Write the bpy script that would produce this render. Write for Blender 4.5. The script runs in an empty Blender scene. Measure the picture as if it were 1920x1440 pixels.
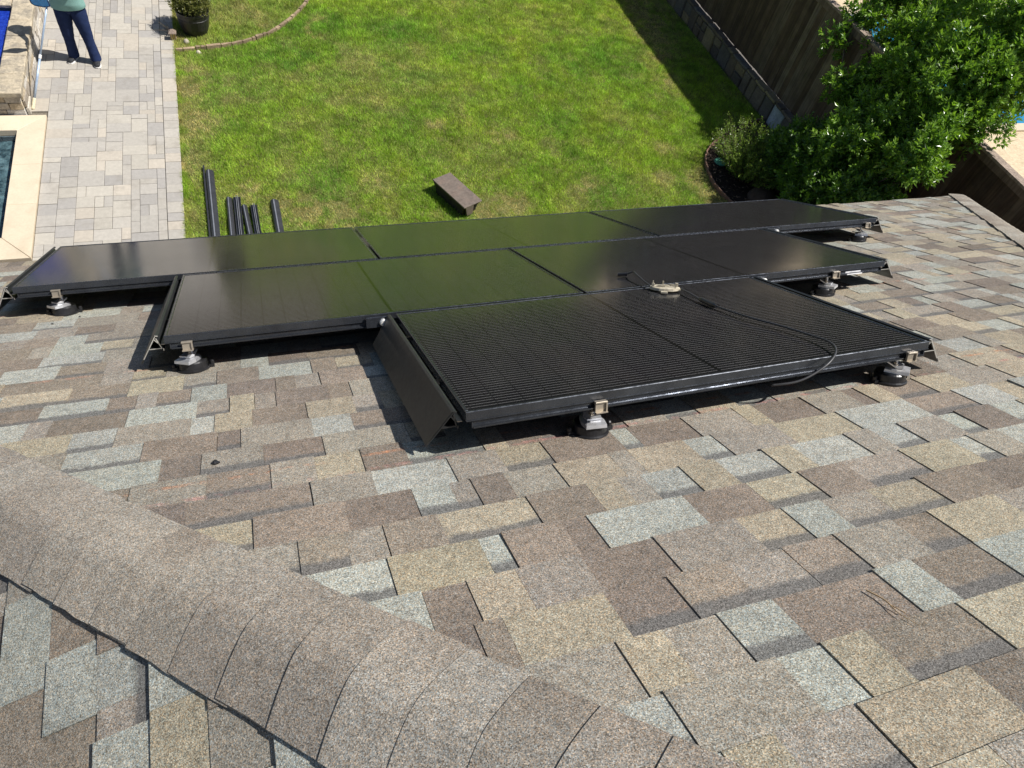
import bpy, math, random
import numpy as np
from mathutils import Vector, Matrix

random.seed(7); rng = np.random.default_rng(7)
scene = bpy.context.scene
col = scene.collection
R = math.radians

# ------------------------------------------------------------------ camera, world, sun, exposure
cam_d = bpy.data.cameras.new('camera'); cam = bpy.data.objects.new('camera', cam_d); col.objects.link(cam)
RCW = np.array([[0.94193328, -0.28857173, 0.17172083], [-0.1352658, -0.79411677, -0.59252149], [0.30735135, 0.53488776, -0.7870389]])
CAM = np.array([1.15820088, -3.93152829, 7.04713342])
mw = Matrix.Identity(4)
for i in range(3):
    mw[i][0] = RCW[0][i]; mw[i][1] = -RCW[1][i]; mw[i][2] = -RCW[2][i]; mw[i][3] = CAM[i]
cam.matrix_world = mw
cam_d.sensor_width = 36; cam_d.lens = 24.776; cam_d.clip_start = 0.05; cam_d.clip_end = 2000
scene.camera = cam

SUN = Vector((0.66, -0.15, 1.0)).normalized()
elev = math.asin(SUN.z); azim = math.atan2(SUN.x, SUN.y)
w = bpy.data.worlds.new('World'); scene.world = w; w.use_nodes = True
nt = w.node_tree; bg = nt.nodes['Background']
sky = nt.nodes.new('ShaderNodeTexSky'); sky.sky_type = 'NISHITA'; sky.sun_disc = False
sky.sun_elevation = elev; sky.sun_rotation = azim
nt.links.new(sky.outputs[0], bg.inputs[0]); bg.inputs[1].default_value = 0.065
sd = bpy.data.lights.new('sun', 'SUN'); sun = bpy.data.objects.new('sun', sd); col.objects.link(sun)
sd.energy = 5.0; sd.angle = R(0.53); sd.color = (1.0, 0.965, 0.915)
sun.rotation_euler = SUN.to_track_quat('Z', 'Y').to_euler(); sun.location = (20, -3, 30)
scene.view_settings.view_transform = 'Standard'; scene.view_settings.look = 'None'
scene.view_settings.exposure = 0.38; scene.view_settings.gamma = 1.0
scene.view_settings.use_curve_mapping = False
scene.render.engine = 'CYCLES'

# ------------------------------------------------------------------ object helpers
def tag(o, label=None, cat=None, group=None, kind=None):
    if label: o['label'] = label
    if cat: o['category'] = cat
    if group: o['group'] = group
    if kind: o['kind'] = kind
    return o
def thing(name, label, cat, loc=(0, 0, 0), group=None):
    o = bpy.data.objects.new(name, None); col.objects.link(o); o.location = loc; o.empty_display_size = 0.1
    return tag(o, label, cat, group)
def wloc(o):
    v = Vector((0, 0, 0))
    while o is not None:
        v += o.location; o = o.parent
    return v
def obj(name, V, F, mat, parent=None, origin=None, attrs=None, smooth=False, kind=None, midx=None):
    """one mesh object out of world-space vertices; origin: 'c' = own centroid, else parent's location"""
    V = np.asarray(V, float).reshape(-1, 3)
    pl = wloc(parent) if parent else Vector((0, 0, 0))
    if origin == 'c': o_ = Vector(((V[:, 0].min() + V[:, 0].max()) / 2, (V[:, 1].min() + V[:, 1].max()) / 2, V[:, 2].min()))
    elif origin is not None: o_ = Vector(origin)
    else: o_ = pl
    me = bpy.data.meshes.new(name)
    me.from_pydata((V - np.array(o_)).tolist(), [], F if isinstance(F, list) else F.tolist())
    for m in (mat if isinstance(mat, (list, tuple)) else [mat]): me.materials.append(m)
    if midx is not None: me.polygons.foreach_set('material_index', midx)
    if attrs:
        for k, (typ, dat) in attrs.items():
            at = me.attributes.new(k, typ, 'POINT')
            if typ == 'FLOAT': at.data.foreach_set('value', np.asarray(dat, np.float32).ravel())
            else: at.data.foreach_set('color', np.asarray(dat, np.float32).ravel())
    if smooth: me.polygons.foreach_set('use_smooth', [True] * len(me.polygons))
    me.update()
    o = bpy.data.objects.new(name, me); col.objects.link(o)
    if parent: o.parent = parent
    o.location = o_ - pl
    if kind: o['kind'] = kind
    return o

BOXF = [(0, 3, 2, 1), (4, 5, 6, 7), (0, 1, 5, 4), (1, 2, 6, 5), (2, 3, 7, 6), (3, 0, 4, 7)]
class MB:
    def __init__(s): s.V = []; s.F = []; s.M = []
    def add(s, V, F, m=0):
        n = len(s.V); s.V += [tuple(map(float, v)) for v in V]; s.F += [tuple(i + n for i in f) for f in F]; s.M += [m] * len(F)
    def box(s, x0, x1, y0, y1, z0, z1, T=None, m=0):
        V = [(x0, y0, z0), (x1, y0, z0), (x1, y1, z0), (x0, y1, z0), (x0, y0, z1), (x1, y0, z1), (x1, y1, z1), (x0, y1, z1)]
        if T: V = [T(*v) for v in V]
        s.add(V, BOXF, m)
    def bbox(s, x0, x1, y0, y1, z0, z1, b, T=None, m=0):
        """box with a chamfered top edge"""
        V = [(x0, y0, z0), (x1, y0, z0), (x1, y1, z0), (x0, y1, z0), (x0, y0, z1 - b), (x1, y0, z1 - b), (x1, y1, z1 - b), (x0, y1, z1 - b),
             (x0 + b, y0 + b, z1), (x1 - b, y0 + b, z1), (x1 - b, y1 - b, z1), (x0 + b, y1 - b, z1)]
        if T: V = [T(*v) for v in V]
        s.add(V, [(0, 3, 2, 1), (0, 1, 5, 4), (1, 2, 6, 5), (2, 3, 7, 6), (3, 0, 4, 7), (4, 5, 9, 8), (5, 6, 10, 9), (6, 7, 11, 10), (7, 4, 8, 11), (8, 9, 10, 11)], m)
    def rings(s, rs, cap0=True, cap1=True, m=0):
        n = len(rs[0]); base = len(s.V); F = []
        for k in range(len(rs) - 1):
            for i in range(n):
                j = (i + 1) % n; F.append((k * n + i, k * n + j, (k + 1) * n + j, (k + 1) * n + i))
        if cap0: F.append(tuple(range(n - 1, -1, -1)))
        if cap1: F.append(tuple((len(rs) - 1) * n + i for i in range(n)))
        s.add([v for r in rs for v in r], F, m)
    def lathe(s, prof, c, T=None, n=24, m=0):
        rs = []
        for r, z in prof:
            q = [(c[0] + r * math.cos(2 * math.pi * i / n), c[1] + r * math.sin(2 * math.pi * i / n), c[2] + z) for i in range(n)]
            rs.append([T(*v) for v in q] if T else q)
        s.rings(rs, m=m)
    def tube(s, P, r, n=8, m=0):
        P = [Vector(p) for p in P]; rs = []; up = Vector((0, 0, 1))
        for i, p in enumerate(P):
            d = (P[min(i + 1, len(P) - 1)] - P[max(i - 1, 0)]).normalized()
            a = d.cross(up)
            if a.length < 1e-3: a = d.cross(Vector((1, 0, 0)))
            a.normalize(); b = a.cross(d).normalized()
            rr = r[i] if isinstance(r, (list, tuple)) else r
            rs.append([p + rr * (math.cos(2 * math.pi * k / n) * a + math.sin(2 * math.pi * k / n) * b) for k in range(n)])
        s.rings(rs, m=m)
    def extrude(s, prof, A, B, T=None, m=0):
        """closed 2-D profile (p,q) swept from A(p,q) to B(p,q)"""
        r0 = [A(*p) for p in prof]; r1 = [B(*p) for p in prof]
        s.rings([r0, r1], m=m)
    def build(s, name, mat, parent=None, origin=None, smooth=False, kind=None):
        return obj(name, s.V, s.F, mat, parent, origin, smooth=smooth, kind=kind, midx=s.M if isinstance(mat, (list, tuple)) else None)

def catmull(P, n=8):
    P = [Vector(p) for p in P]; P = [P[0] * 2 - P[1]] + P + [P[-1] * 2 - P[-2]]; out = []
    for i in range(1, len(P) - 2):
        for k in range(n):
            t = k / n; a, b, c, d = P[i - 1:i + 3]
            out.append(0.5 * ((2 * b) + (c - a) * t + (2 * a - 5 * b + 4 * c - d) * t * t + (3 * b - a - 3 * c + d) * t ** 3))
    out.append(P[-2]); return out

# ------------------------------------------------------------------ material helpers
def newmat(name, rough=0.7, metal=0.0, spec=0.5, base=(.5, .5, .5)):
    m = bpy.data.materials.new(name); m.use_nodes = True
    b = m.node_tree.nodes['Principled BSDF']
    b.inputs['Roughness'].default_value = rough; b.inputs['Metallic'].default_value = metal
    b.inputs['Specular IOR Level'].default_value = spec; b.inputs['Base Color'].default_value = (*base, 1)
    return m, m.node_tree, b
def N(t, kind, **kw):
    n = t.nodes.new('ShaderNode' + kind)
    for k, v in kw.items():
        if k.startswith('i_'): n.inputs[k[2:].replace('_', ' ')].default_value = v
        elif isinstance(k, str) and hasattr(n, k): setattr(n, k, v)
    return n
def L(t, a, b): t.links.new(a, b)
def pos(t): return N(t, 'NewGeometry').outputs['Position']
def noise(t, scale, detail=3, rough=.55, vec=None):
    n = N(t, 'TexNoise'); n.inputs['Scale'].default_value = scale; n.inputs['Detail'].default_value = detail; n.inputs['Roughness'].default_value = rough
    L(t, vec if vec is not None else pos(t), n.inputs['Vector']); return n
def ramp(t, fac, stops, interp='LINEAR'):
    r = N(t, 'ValToRGB'); r.color_ramp.interpolation = interp; e = r.color_ramp.elements
    while len(e) < len(stops): e.new(0.5)
    for k, (p, c) in enumerate(stops):
        e[k].position = p; e[k].color = (*c, 1) if len(c) == 3 else c
    L(t, fac, r.inputs[0]); return r.outputs[0]
def mix(t, fac, a, b, mode='MIX'):
    m = N(t, 'Mix', data_type='RGBA', blend_type=mode)
    def put(v, s):
        if isinstance(v, (int, float)): s.default_value = v if s.type == 'VALUE' else (v, v, v, 1)
        elif isinstance(v, (tuple, list)): s.default_value = (*v, 1) if len(v) == 3 else v
        else: L(t, v, s)
    put(fac, m.inputs[0]); put(a, m.inputs[6]); put(b, m.inputs[7]); return m.outputs[2]
def math_(t, op, a, b=None, c=None, clamp=False):
    n = N(t, 'Math', operation=op); n.use_clamp = clamp
    for k, v in enumerate((a, b, c)):
        if v is None: continue
        if isinstance(v, (int, float)): n.inputs[k].default_value = v
        else: L(t, v, n.inputs[k])
    return n.outputs[0]
def bump(t, b, h, strength=.3, dist=.01):
    n = N(t, 'Bump'); n.inputs['Strength'].default_value = strength; n.inputs['Distance'].default_value = dist
    L(t, h, n.inputs['Height']); L(t, n.outputs[0], b.inputs['Normal'])
def attr(t, name): return N(t, 'Attribute', attribute_name=name)
def g(v): return (v, v, v)

def mottled(name, c1, c2, scale=6, rough=.8, spec=.3, c3=None, bumpv=.3, bscale=40, metal=0.0, tint=False, dist=.01):
    m, t, b = newmat(name, rough, metal, spec)
    n1 = noise(t, scale, 5, .6); n2 = noise(t, bscale, 4, .6)
    st = [(.3, c1), (.7, c2)] if c3 is None else [(.25, c1), (.5, c2), (.75, c3)]
    c = ramp(t, n1.outputs[0], st)
    f = ramp(t, n2.outputs[0], [(.25, g(.72)), (.75, g(1.2))]); c = mix(t, 1.0, c, f, 'MULTIPLY')
    if tint:
        c = mix(t, 1.0, c, attr(t, 'tint').outputs['Color'], 'MULTIPLY')
    L(t, c, b.inputs['Base Color'])
    if bumpv: bump(t, b, n2.outputs[0], bumpv, dist)
    return m

# shingles: 'tint' = colour of the granule blend, 'band' = position along the printed shadow band
PITCH = R(32.0); CP, SP = math.cos(PITCH), math.sin(PITCH); HE = 3.3177; YE = .107
def shingle_material():
    m, t, b = newmat('asphalt_shingle_granules', .93, 0, .18)
    P = pos(t)
    vo = N(t, 'TexVoronoi'); vo.inputs['Scale'].default_value = 500; L(t, P, vo.inputs['Vector'])
    sep = N(t, 'SeparateColor'); L(t, vo.outputs['Color'], sep.inputs[0])
    gr = ramp(t, sep.outputs[0], [(0.0, g(.34)), (.16, g(.60)), (.45, g(.96)), (.72, g(1.18)), (.93, g(1.6)), (1.0, g(2.1))])
    hue = ramp(t, sep.outputs[1], [(0, (1.14, .97, .80)), (.5, (1, 1, 1)), (1, (.86, 1.0, 1.12))])
    base = attr(t, 'tint').outputs['Color']
    c = mix(t, 1.0, base, gr, 'MULTIPLY'); c = mix(t, 1.0, c, hue, 'MULTIPLY')
    n2 = noise(t, 38, 3, .6, P); c = mix(t, 1.0, c, ramp(t, n2.outputs[0], [(.25, g(.80)), (.75, g(1.18))]), 'MULTIPLY')
    n3 = noise(t, 1.7, 4, .6, P); c = mix(t, 1.0, c, ramp(t, n3.outputs[0], [(.3, (.86, .87, .88)), (.7, (1.1, 1.08, 1.05))]), 'MULTIPLY')
    n4 = noise(t, 7, 6, .75, P); c = mix(t, ramp(t, n4.outputs[0], [(.58, g(0)), (.72, g(.30))]), c, mix(t, 1.0, (.20, .185, .165), gr, 'MULTIPLY'))
    # printed shadow band, ragged lower edge
    nb = noise(t, 22, 3, .7, P)
    v = math_(t, 'ADD', attr(t, 'band').outputs['Fac'], math_(t, 'MULTIPLY_ADD', nb.outputs[0], .26, -.13))
    msk = ramp(t, v, [(.66, g(0)), (.76, g(1))])
    c = mix(t, math_(t, 'MULTIPLY', msk, .85), c, mix(t, 1.0, (.124, .120, .114), gr, 'MULTIPLY'))
    # red chalk snap-lines of the installers, parallel to the eave
    sx = N(t, 'SeparateXYZ'); L(t, P, sx.inputs[0])
    s_ = math_(t, 'DIVIDE', math_(t, 'SUBTRACT', YE, sx.outputs[1]), CP)
    nz = noise(t, 14, 4, .7, P)
    onf = math_(t, 'GREATER_THAN', attr(t, 'band').outputs['Fac'], -2.0)
    for s0, hue_, wd in ((3.470, (.52, .20, .08), .010), (3.555, (.48, .22, .19), .012), (2.44, (.50, .24, .16), .012), (1.37, (.48, .23, .18), .014), (.60, (.45, .24, .2), .014)):
        d = math_(t, 'ABSOLUTE', math_(t, 'SUBTRACT', s_, s0))
        k = ramp(t, math_(t, 'DIVIDE', d, wd), [(.5, g(1)), (1.0, g(0))])
        k = math_(t, 'MULTIPLY', k, ramp(t, nz.outputs[0], [(.48, g(0)), (.66, g(.55))]))
        k = math_(t, 'MULTIPLY', k, onf)
        c = mix(t, k, c, mix(t, 1.0, hue_, gr, 'MULTIPLY'))
    L(t, c, b.inputs['Base Color'])
    bump(t, b, sep.outputs[2], .35, .0015)
    return m
M = {}
M['shingle'] = shingle_material()
M['felt'] = mottled('roof_underlay', (.03, .03, .032), (.05, .05, .05))
M['fascia'] = mottled('painted_fascia', (.42, .38, .33), (.48, .44, .38))
M['brick'] = mottled('house_brick', (.28, .16, .11), (.36, .22, .15), 14)

def metal_mat(name, c, rough, metal=1.0, scratch=.12, spec=.5):
    m, t, b = newmat(name, rough, metal, spec, c)
    n = noise(t, 45, 5, .65); L(t, ramp(t, n.outputs[0], [(.3, g(max(.03, rough - scratch))), (.7, g(min(1, rough + scratch)))]), b.inputs['Roughness'])
    n2 = noise(t, 9, 4, .6); L(t, mix(t, 1.0, c, ramp(t, n2.outputs[0], [(.3, g(.8)), (.7, g(1.2))]), 'MULTIPLY'), b.inputs['Base Color'])
    return m
M['black_alu'] = metal_mat('black_anodised_aluminium', (.085, .092, .105), .26, .8)
M['black_skirt'] = metal_mat('black_skirt_coating', (.034, .036, .037), .42, .30, .06)
M['trim_metal'] = metal_mat('satin_black_trim', (.085, .085, .088), .36, .7, .10)
M['streak_bare_edge'] = metal_mat('trim_sky_streak_bare_edge', (.50, .50, .50), .34, .7, .1)  # pale tone: painted sky streak on smooth lengths, bare edges on ribs
M['bright_alu'] = metal_mat('cast_aluminium', (.74, .75, .78), .36, .75)
M['cut_alu'] = metal_mat('raw_cut_aluminium', (.80, .79, .75), .45, .55)
M['steel'] = metal_mat('dusty_clamp_steel', (.40, .35, .28), .45, .6)
M['black_rubber'] = mottled('black_rubber', (.012, .012, .013), (.02, .02, .022), 20, .33, .5, bumpv=.05)
M['cable'] = mottled('cable_jacket', (.03, .03, .032), (.05, .05, .052), 20, .45, .5, bumpv=0)
M['tan_plastic'] = mottled('weathered_tan_plastic', (.42, .37, .27), (.56, .50, .38), 60, .6, .4, bumpv=.1)
M['white_sticker'] = mottled('white_sticker', (.75, .75, .75), (.82, .82, .82), 50, .5)

def solar_glass():
    m, t, b = newmat('solar_laminate', .10, 0, .5)
    tc = N(t, 'TexCoord'); s = N(t, 'SeparateXYZ'); L(t, attr(t, 'puv').outputs['Vector'], s.inputs[0])
    x, y = s.outputs[0], s.outputs[1]         # metres along the panel's long / short side
    def stripe(v, period, width, off=0.0):
        f = math_(t, 'FRACT', math_(t, 'DIVIDE', math_(t, 'ADD', v, off), period))
        d = math_(t, 'MULTIPLY', math_(t, 'ABSOLUTE', math_(t, 'SUBTRACT', f, .5)), period)
        return math_(t, 'LESS_THAN', math_(t, 'ABSOLUTE', math_(t, 'SUBTRACT', d, 0.0)), width / 2)
    ch = (1.0456 - .044) / 6
    bus = stripe(y, ch / 9, .0011)
    cellx = stripe(x, .0857, .004, .0428)
    celly = stripe(y, ch, .0025, ch / 2)
    mid = math_(t, 'LESS_THAN', math_(t, 'ABSOLUTE', math_(t, 'SUBTRACT', x, .8555)), .007)
    n = noise(t, 3.1, 3, .5)
    cell = ramp(t, n.outputs[0], [(.3, (.0045, .0048, .0065)), (.55, (.007, .007, .009)), (.75, (.011, .009, .010))])
    gap = math_(t, 'MAXIMUM', math_(t, 'MAXIMUM', cellx, celly), mid)
    c = mix(t, math_(t, 'MULTIPLY', bus, math_(t, 'SUBTRACT', 1.0, math_(t, 'MULTIPLY', cellx, .8))), cell, (.27, .26, .26))
    c = mix(t, mid, c, (.004, .004, .005))
    nd = noise(t, 2.2, 6, .7); dust = ramp(t, nd.outputs[0], [(.35, g(.004)), (.8, g(.020))])
    c = mix(t, dust, c, (.45, .42, .36))
    L(t, c, b.inputs['Base Color'])
    nr = noise(t, 1.4, 5, .6); L(t, ramp(t, nr.outputs[0], [(.3, g(.09)), (.7, g(.17))]), b.inputs['Roughness'])
    b.inputs['IOR'].default_value = 1.52
    return m
M['solar'] = solar_glass()

def tinted(name, rough=.8, spec=.3, bscale=60, bstr=.3, var=.25, extra=None):
    m, t, b = newmat(name, rough, 0, spec)
    n1 = noise(t, bscale, 4, .65); n2 = noise(t, bscale / 9, 4, .6)
    c = attr(t, 'tint').outputs['Color']
    c = mix(t, 1.0, c, ramp(t, n1.outputs[0], [(.25, g(1 - var)), (.75, g(1 + var))]), 'MULTIPLY')
    c = mix(t, 1.0, c, ramp(t, n2.outputs[0], [(.25, g(1 - var * .8)), (.75, g(1 + var * .8))]), 'MULTIPLY')
    if extra: c = extra(t, c)
    L(t, c, b.inputs['Base Color']); bump(t, b, n1.outputs[0], bstr, .006)
    return m
def stains(t, c):
    n = noise(t, 2.6, 6, .7); return mix(t, ramp(t, n.outputs[0], [(.54, g(0)), (.70, g(.45))]), c, (.24, .215, .18))
M['paver'] = tinted('concrete_paver', .88, .25, 170, .25, .13, stains)
M['stone'] = tinted('rough_stone', .9, .2, 35, .8, .35)
M['coping'] = tinted('cast_limestone_coping', .8, .3, 40, .15, .08, lambda t, c: mix(t, ramp(t, noise(t, 3.3, 5, .65).outputs[0], [(.5, g(0)), (.75, g(.35))]), c, (.40, .33, .22)))
M['capstone'] = tinted('weathered_flagstone', .9, .2, 22, .9, .30, lambda t, c: mix(t, ramp(t, noise(t, 6, 6, .75).outputs[0], [(.46, g(0)), (.62, g(.75))]), c, (.20, .18, .15)))
def wood_mat(name):
    m, t, b = newmat(name, .85, 0, .25)
    mp = N(t, 'Mapping'); mp.inputs['Scale'].default_value = (30, 30, 1.6); L(t, pos(t), mp.inputs[0])
    n = noise(t, 1.0, 5, .6, mp.outputs[0]); c = mix(t, 1.0, attr(t, 'tint').outputs['Color'], ramp(t, n.outputs[0], [(.3, g(.55)), (.7, g(1.35))]), 'MULTIPLY')
    n2 = noise(t, 5, 4, .6); c = mix(t, 1.0, c, ramp(t, n2.outputs[0], [(.3, g(.75)), (.7, g(1.2))]), 'MULTIPLY')
    L(t, c, b.inputs['Base Color']); bump(t, b, n.outputs[0], .3, .004); return m
M['wood'] = wood_mat('stained_cedar')
def leaf_mat(name, rough, trans, spec=.5):
    m, t, b = newmat(name, rough, 0, spec); c = attr(t, 'tint').outputs['Color']
    L(t, c, b.inputs['Base Color'])
    tr = N(t, 'BsdfTranslucent'); L(t, mix(t, 1.0, c, (1.25, 1.35, .5), 'MULTIPLY'), tr.inputs[0])
    mx = N(t, 'MixShader'); mx.inputs[0].default_value = trans
    L(t, b.outputs[0], mx.inputs[1]); L(t, tr.outputs[0], mx.inputs[2]); L(t, mx.outputs[0], t.nodes['Material Output'].inputs[0]); return m
M['leaf'] = leaf_mat('glossy_leaf', .30, .32)
M['grass'] = leaf_mat('grass_blade', .6, .30, .25)
M['bark'] = mottled('bark', (.10, .075, .055), (.18, .14, .105), 12, .9, .2, bumpv=.8)
M['soil'] = mottled('lawn_soil', (.07, .10, .02), (.14, .14, .05), 5, .95, .1, c3=(.06, .10, .018), bscale=50)
M['earth'] = mottled('bare_earth', (.20, .16, .10), (.28, .23, .16), .8, .95, .1, c3=(.12, .15, .05))
M['mulch'] = mottled('dark_mulch', (.022, .017, .014), (.05, .036, .028), 30, .95, .1, bumpv=1.0, dist=.02)
M['chip'] = tinted('mulch_chip', .9, .15, 80, .3, .3)
M['sand'] = mottled('joint_sand', (.14, .125, .10), (.22, .19, .15), 40, .95, .1)
M['edging'] = mottled('rusty_brown_edging', (.17, .095, .065), (.26, .155, .11), 9, .75, .3)
M['brownbox'] = mottled('faded_brown_plastic', (.115, .090, .072), (.155, .125, .102), 5, .62, .35, c3=(.19, .135, .105), bscale=25, bumpv=.12)
M['dark_under'] = mottled('dark_plastic', (.02, .018, .016), (.035, .03, .028), 10, .7)
M['green_plastic'] = mottled('faded_green_plastic', (.06, .26, .17), (.12, .38, .26), 22, .65)
M['pot'] = mottled('black_glazed_pot', (.014, .014, .015), (.03, .028, .027), 14, .4, .5, bumpv=.15)
M['bronze'] = mottled('bronze_lantern', (.20, .15, .12), (.30, .23, .18), 30, .5, .5)
M['amber'] = mottled('amber_glass', (.55, .36, .10), (.70, .50, .18), 30, .2, .6, bumpv=0)
M['deck'] = mottled('neighbour_deck', (.50, .40, .26), (.58, .47, .32), 3, .9, .2, c3=(.54, .43, .28), bscale=18, bumpv=.1)
M['denim'] = mottled('navy_denim', (.010, .020, .065), (.018, .032, .095), 16, .85, .2, bscale=220, bumpv=.25, dist=.002)
M['shirt'] = mottled('sage_knit', (.20, .36, .33), (.25, .43, .39), 9, .9, .15, bscale=160, bumpv=.2, dist=.003)
M['skin'] = mottled('skin', (.42, .26, .18), (.48, .31, .22), 12, .55, .4, bumpv=.05)
M['hair'] = mottled('dark_hair', (.03, .022, .016), (.06, .04, .028), 60, .6, .4)
M['shoe'] = mottled('dark_sneaker', (.016, .017, .02), (.035, .036, .04), 40, .7, .3)
M['sole'] = mottled('white_sole', (.70, .68, .64), (.80, .78, .75), 30, .7)
M['bluepole'] = metal_mat('pale_blue_pole', (.42, .52, .66), .35, .3)
M['cream'] = mottled('cream_grip', (.68, .60, .40), (.76, .70, .50), 20, .6)
M['bluenet'] = mottled('bright_blue_plastic', (.03, .24, .62), (.06, .32, .72), 40, .45)
M['bluetile'] = None
def water_mat(name, base, bscale, strength, rough=.04, c2=None):
    m, t, b = newmat(name, rough, 0, .5, base)
    n = noise(t, bscale, 3, .55)
    n2 = noise(t, bscale * .6, 4, .7)
    L(t, ramp(t, n2.outputs[0], [(.35, base), (.68, c2 or base)]), b.inputs['Base Color'])
    b.inputs['IOR'].default_value = 1.33; bump(t, b, n.outputs[0], strength, .03); return m
M['spawater'] = water_mat('spa_water', (.012, .030, .040), 16, .8, .05, (.10, .17, .19))
M['poolwater'] = water_mat('neighbour_pool_water', (.010, .16, .34), 6, .4, .06, (.03, .28, .48))
M['tilewater'] = water_mat('blue_tile_water', (.005, .018, .22), 30, .7, .08, (.02, .06, .42))
M['spaplaster'] = mottled('spa_plaster', (.05, .08, .09), (.10, .14, .15), 20, .8)

# ------------------------------------------------------------------ roof frame
def RP(x, s, h=0.0):
    """front slope: x along the eave, s up the slope from the eave, h above the roof surface"""
    return Vector((x, YE - s * CP + h * SP, HE + s * SP + h * CP))
def RQ(x, s, h=0.0): return RP(x, s + .145, h)
XL, XR = -2.46, 7.98                       # eave corners of the front slope
APX = (XL + XR) / 2; HALF = (XR - XL) / 2; S_TOP = HALF / CP; ZR = HE + S_TOP * SP
def PLeft(u, s, h=0.0):                    # left slope, u = distance along -Y from the corner
    return Vector((XL + s * CP - h * SP, YE - u, HE + s * SP + h * CP))
def PRight(u, s, h=0.0):
    return Vector((XR - s * CP + h * SP, YE - u, HE + s * SP + h * CP))

def proj(P):
    c = RCW @ (np.asarray(P) - CAM)
    if c[2] < .05: return None
    return 512 + 705 * c[0] / c[2], 384 + 705 * c[1] / c[2], c[2]

PAL = [((.316, .278, .210), 23), ((.270, .244, .206), 24), ((.318, .322, .286), 27), ((.224, .190, .154), 19), ((.190, .160, .134), 7)]
LAST = [0]
def pick():
    for _ in range(8):
        r = random.random() * 100; a = 0
        for i, (c, wgt) in enumerate(PAL):
            a += wgt
            if r <= a: break
        if i != LAST[0]: break
    LAST[0] = i
    k = random.uniform(.92, 1.08); return [v * k * random.uniform(.988, 1.012) for v in c]
EXP = 0.143
def slope_tabs(P, smax, lo, hi, ucull=None, nob=-1):
    """one slope covered course by course with laminated shingle tabs -> list of (V, F, tint, band)"""
    out = []; k = 0
    while k * EXP < smax:
        s0 = k * EXP - (0.012 if k == 0 else 0); s1 = min((k + 1) * EXP, smax)
        u = lo(s1) - .6 - random.random(); end = hi(s0) + .1
        if ucull: end = min(end, ucull)
        left = 0; raised = False
        while u < end:
            if left <= 0.02: left = random.uniform(.92, 1.0); joint = True; base_t = random.uniform(-.0008, .0012)
            else: joint = False
            wd = min(random.choice([.07, .11, .14, .16, .18, .20, .23, .26]) * random.uniform(.85, 1.15), left)
            if left - wd < .06: wd = left
            raised = not raised if random.random() < .88 else raised
            gap = .0020 if joint else .0006
            ua, ub = u + gap, u + wd
            u += wd; left -= wd
            up = s1 + .025
            def cl(v, s): return min(max(v, lo(s)), hi(s))
            a0, b0, a1, b1 = cl(ua, s0), cl(ub, s0), cl(ua, up), cl(ub, up)
            if b0 - a0 < .004 and b1 - a1 < .004: continue
            t0 = .0068 + base_t + (.0034 if raised else 0) + random.uniform(-.0006, .0006)
            t0 += random.uniform(.001, .004) if random.random() < .08 else 0
            t1 = .0012 + (.0034 if raised else 0)
            j = random.uniform(-.003, .003); j2 = j + random.uniform(-.0018, .0018)
            if k == 0: j = j2 = random.uniform(-.004, .004)
            V = [P(a0, s0 + j, 0), P(b0, s0 + j2, 0), P(b1, up, 0), P(a1, up, 0), P(a0, s0 + j, t0), P(b0, s0 + j2, t0), P(b1, up, t1), P(a1, up, t1)]
            F = [(4, 5, 6, 7), (0, 1, 5, 4), (1, 2, 6, 5), (3, 0, 4, 7)]
            c = pick(); band = (not raised and random.random() < .58) or random.random() < .08
            vt = (up - s0) / (s1 - s0)
            bd = [0, 0, vt, vt] * 2 if band else [nob] * 8
            out.append((V, F, c, bd))
        k += 1
    return out
def emit_tabs(tabs, parent, budget, name='shingle'):
    sc = []
    for i, (V, F, c, bd) in enumerate(tabs):
        q = [proj(V[j]) for j in (4, 5, 6, 7)]
        if any(p is None for p in q): sc.append((-1, i)); continue
        ctr = np.mean([p[:2] for p in q], axis=0)
        inside = -15 < ctr[0] < 1040 and -15 < ctr[1] < 785
        ar = .5 * abs(sum(q[a][0] * q[(a + 1) % 4][1] - q[(a + 1) % 4][0] * q[a][1] for a in range(4)))
        sc.append((ar if inside else 0, i))
    sc.sort(reverse=True); chosen = {i for a, i in sc[:budget] if a > 40}
    V_, F_, T_, B_ = [], [], [], []
    for i, (V, F, c, bd) in enumerate(tabs):
        e_ = [random.uniform(.90, 1.10) for _ in range(4)]; ti = [(c[0] * e, c[1] * e, c[2] * e, 1) for e in e_] * 2
        if i in chosen:
            obj(name, V, F, M['shingle'], parent, 'c', {'tint': ('FLOAT_COLOR', ti), 'band': ('FLOAT', bd)})
        else:
            n = len(V_); V_ += V; F_ += [tuple(k + n for k in f) for f in F]; T_ += ti; B_ += bd
    obj('shingle_field', [tuple(v) for v in V_], F_, M['shingle'], parent, None, {'tint': ('FLOAT_COLOR', T_), 'band': ('FLOAT', B_)}, kind='stuff')

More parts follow.
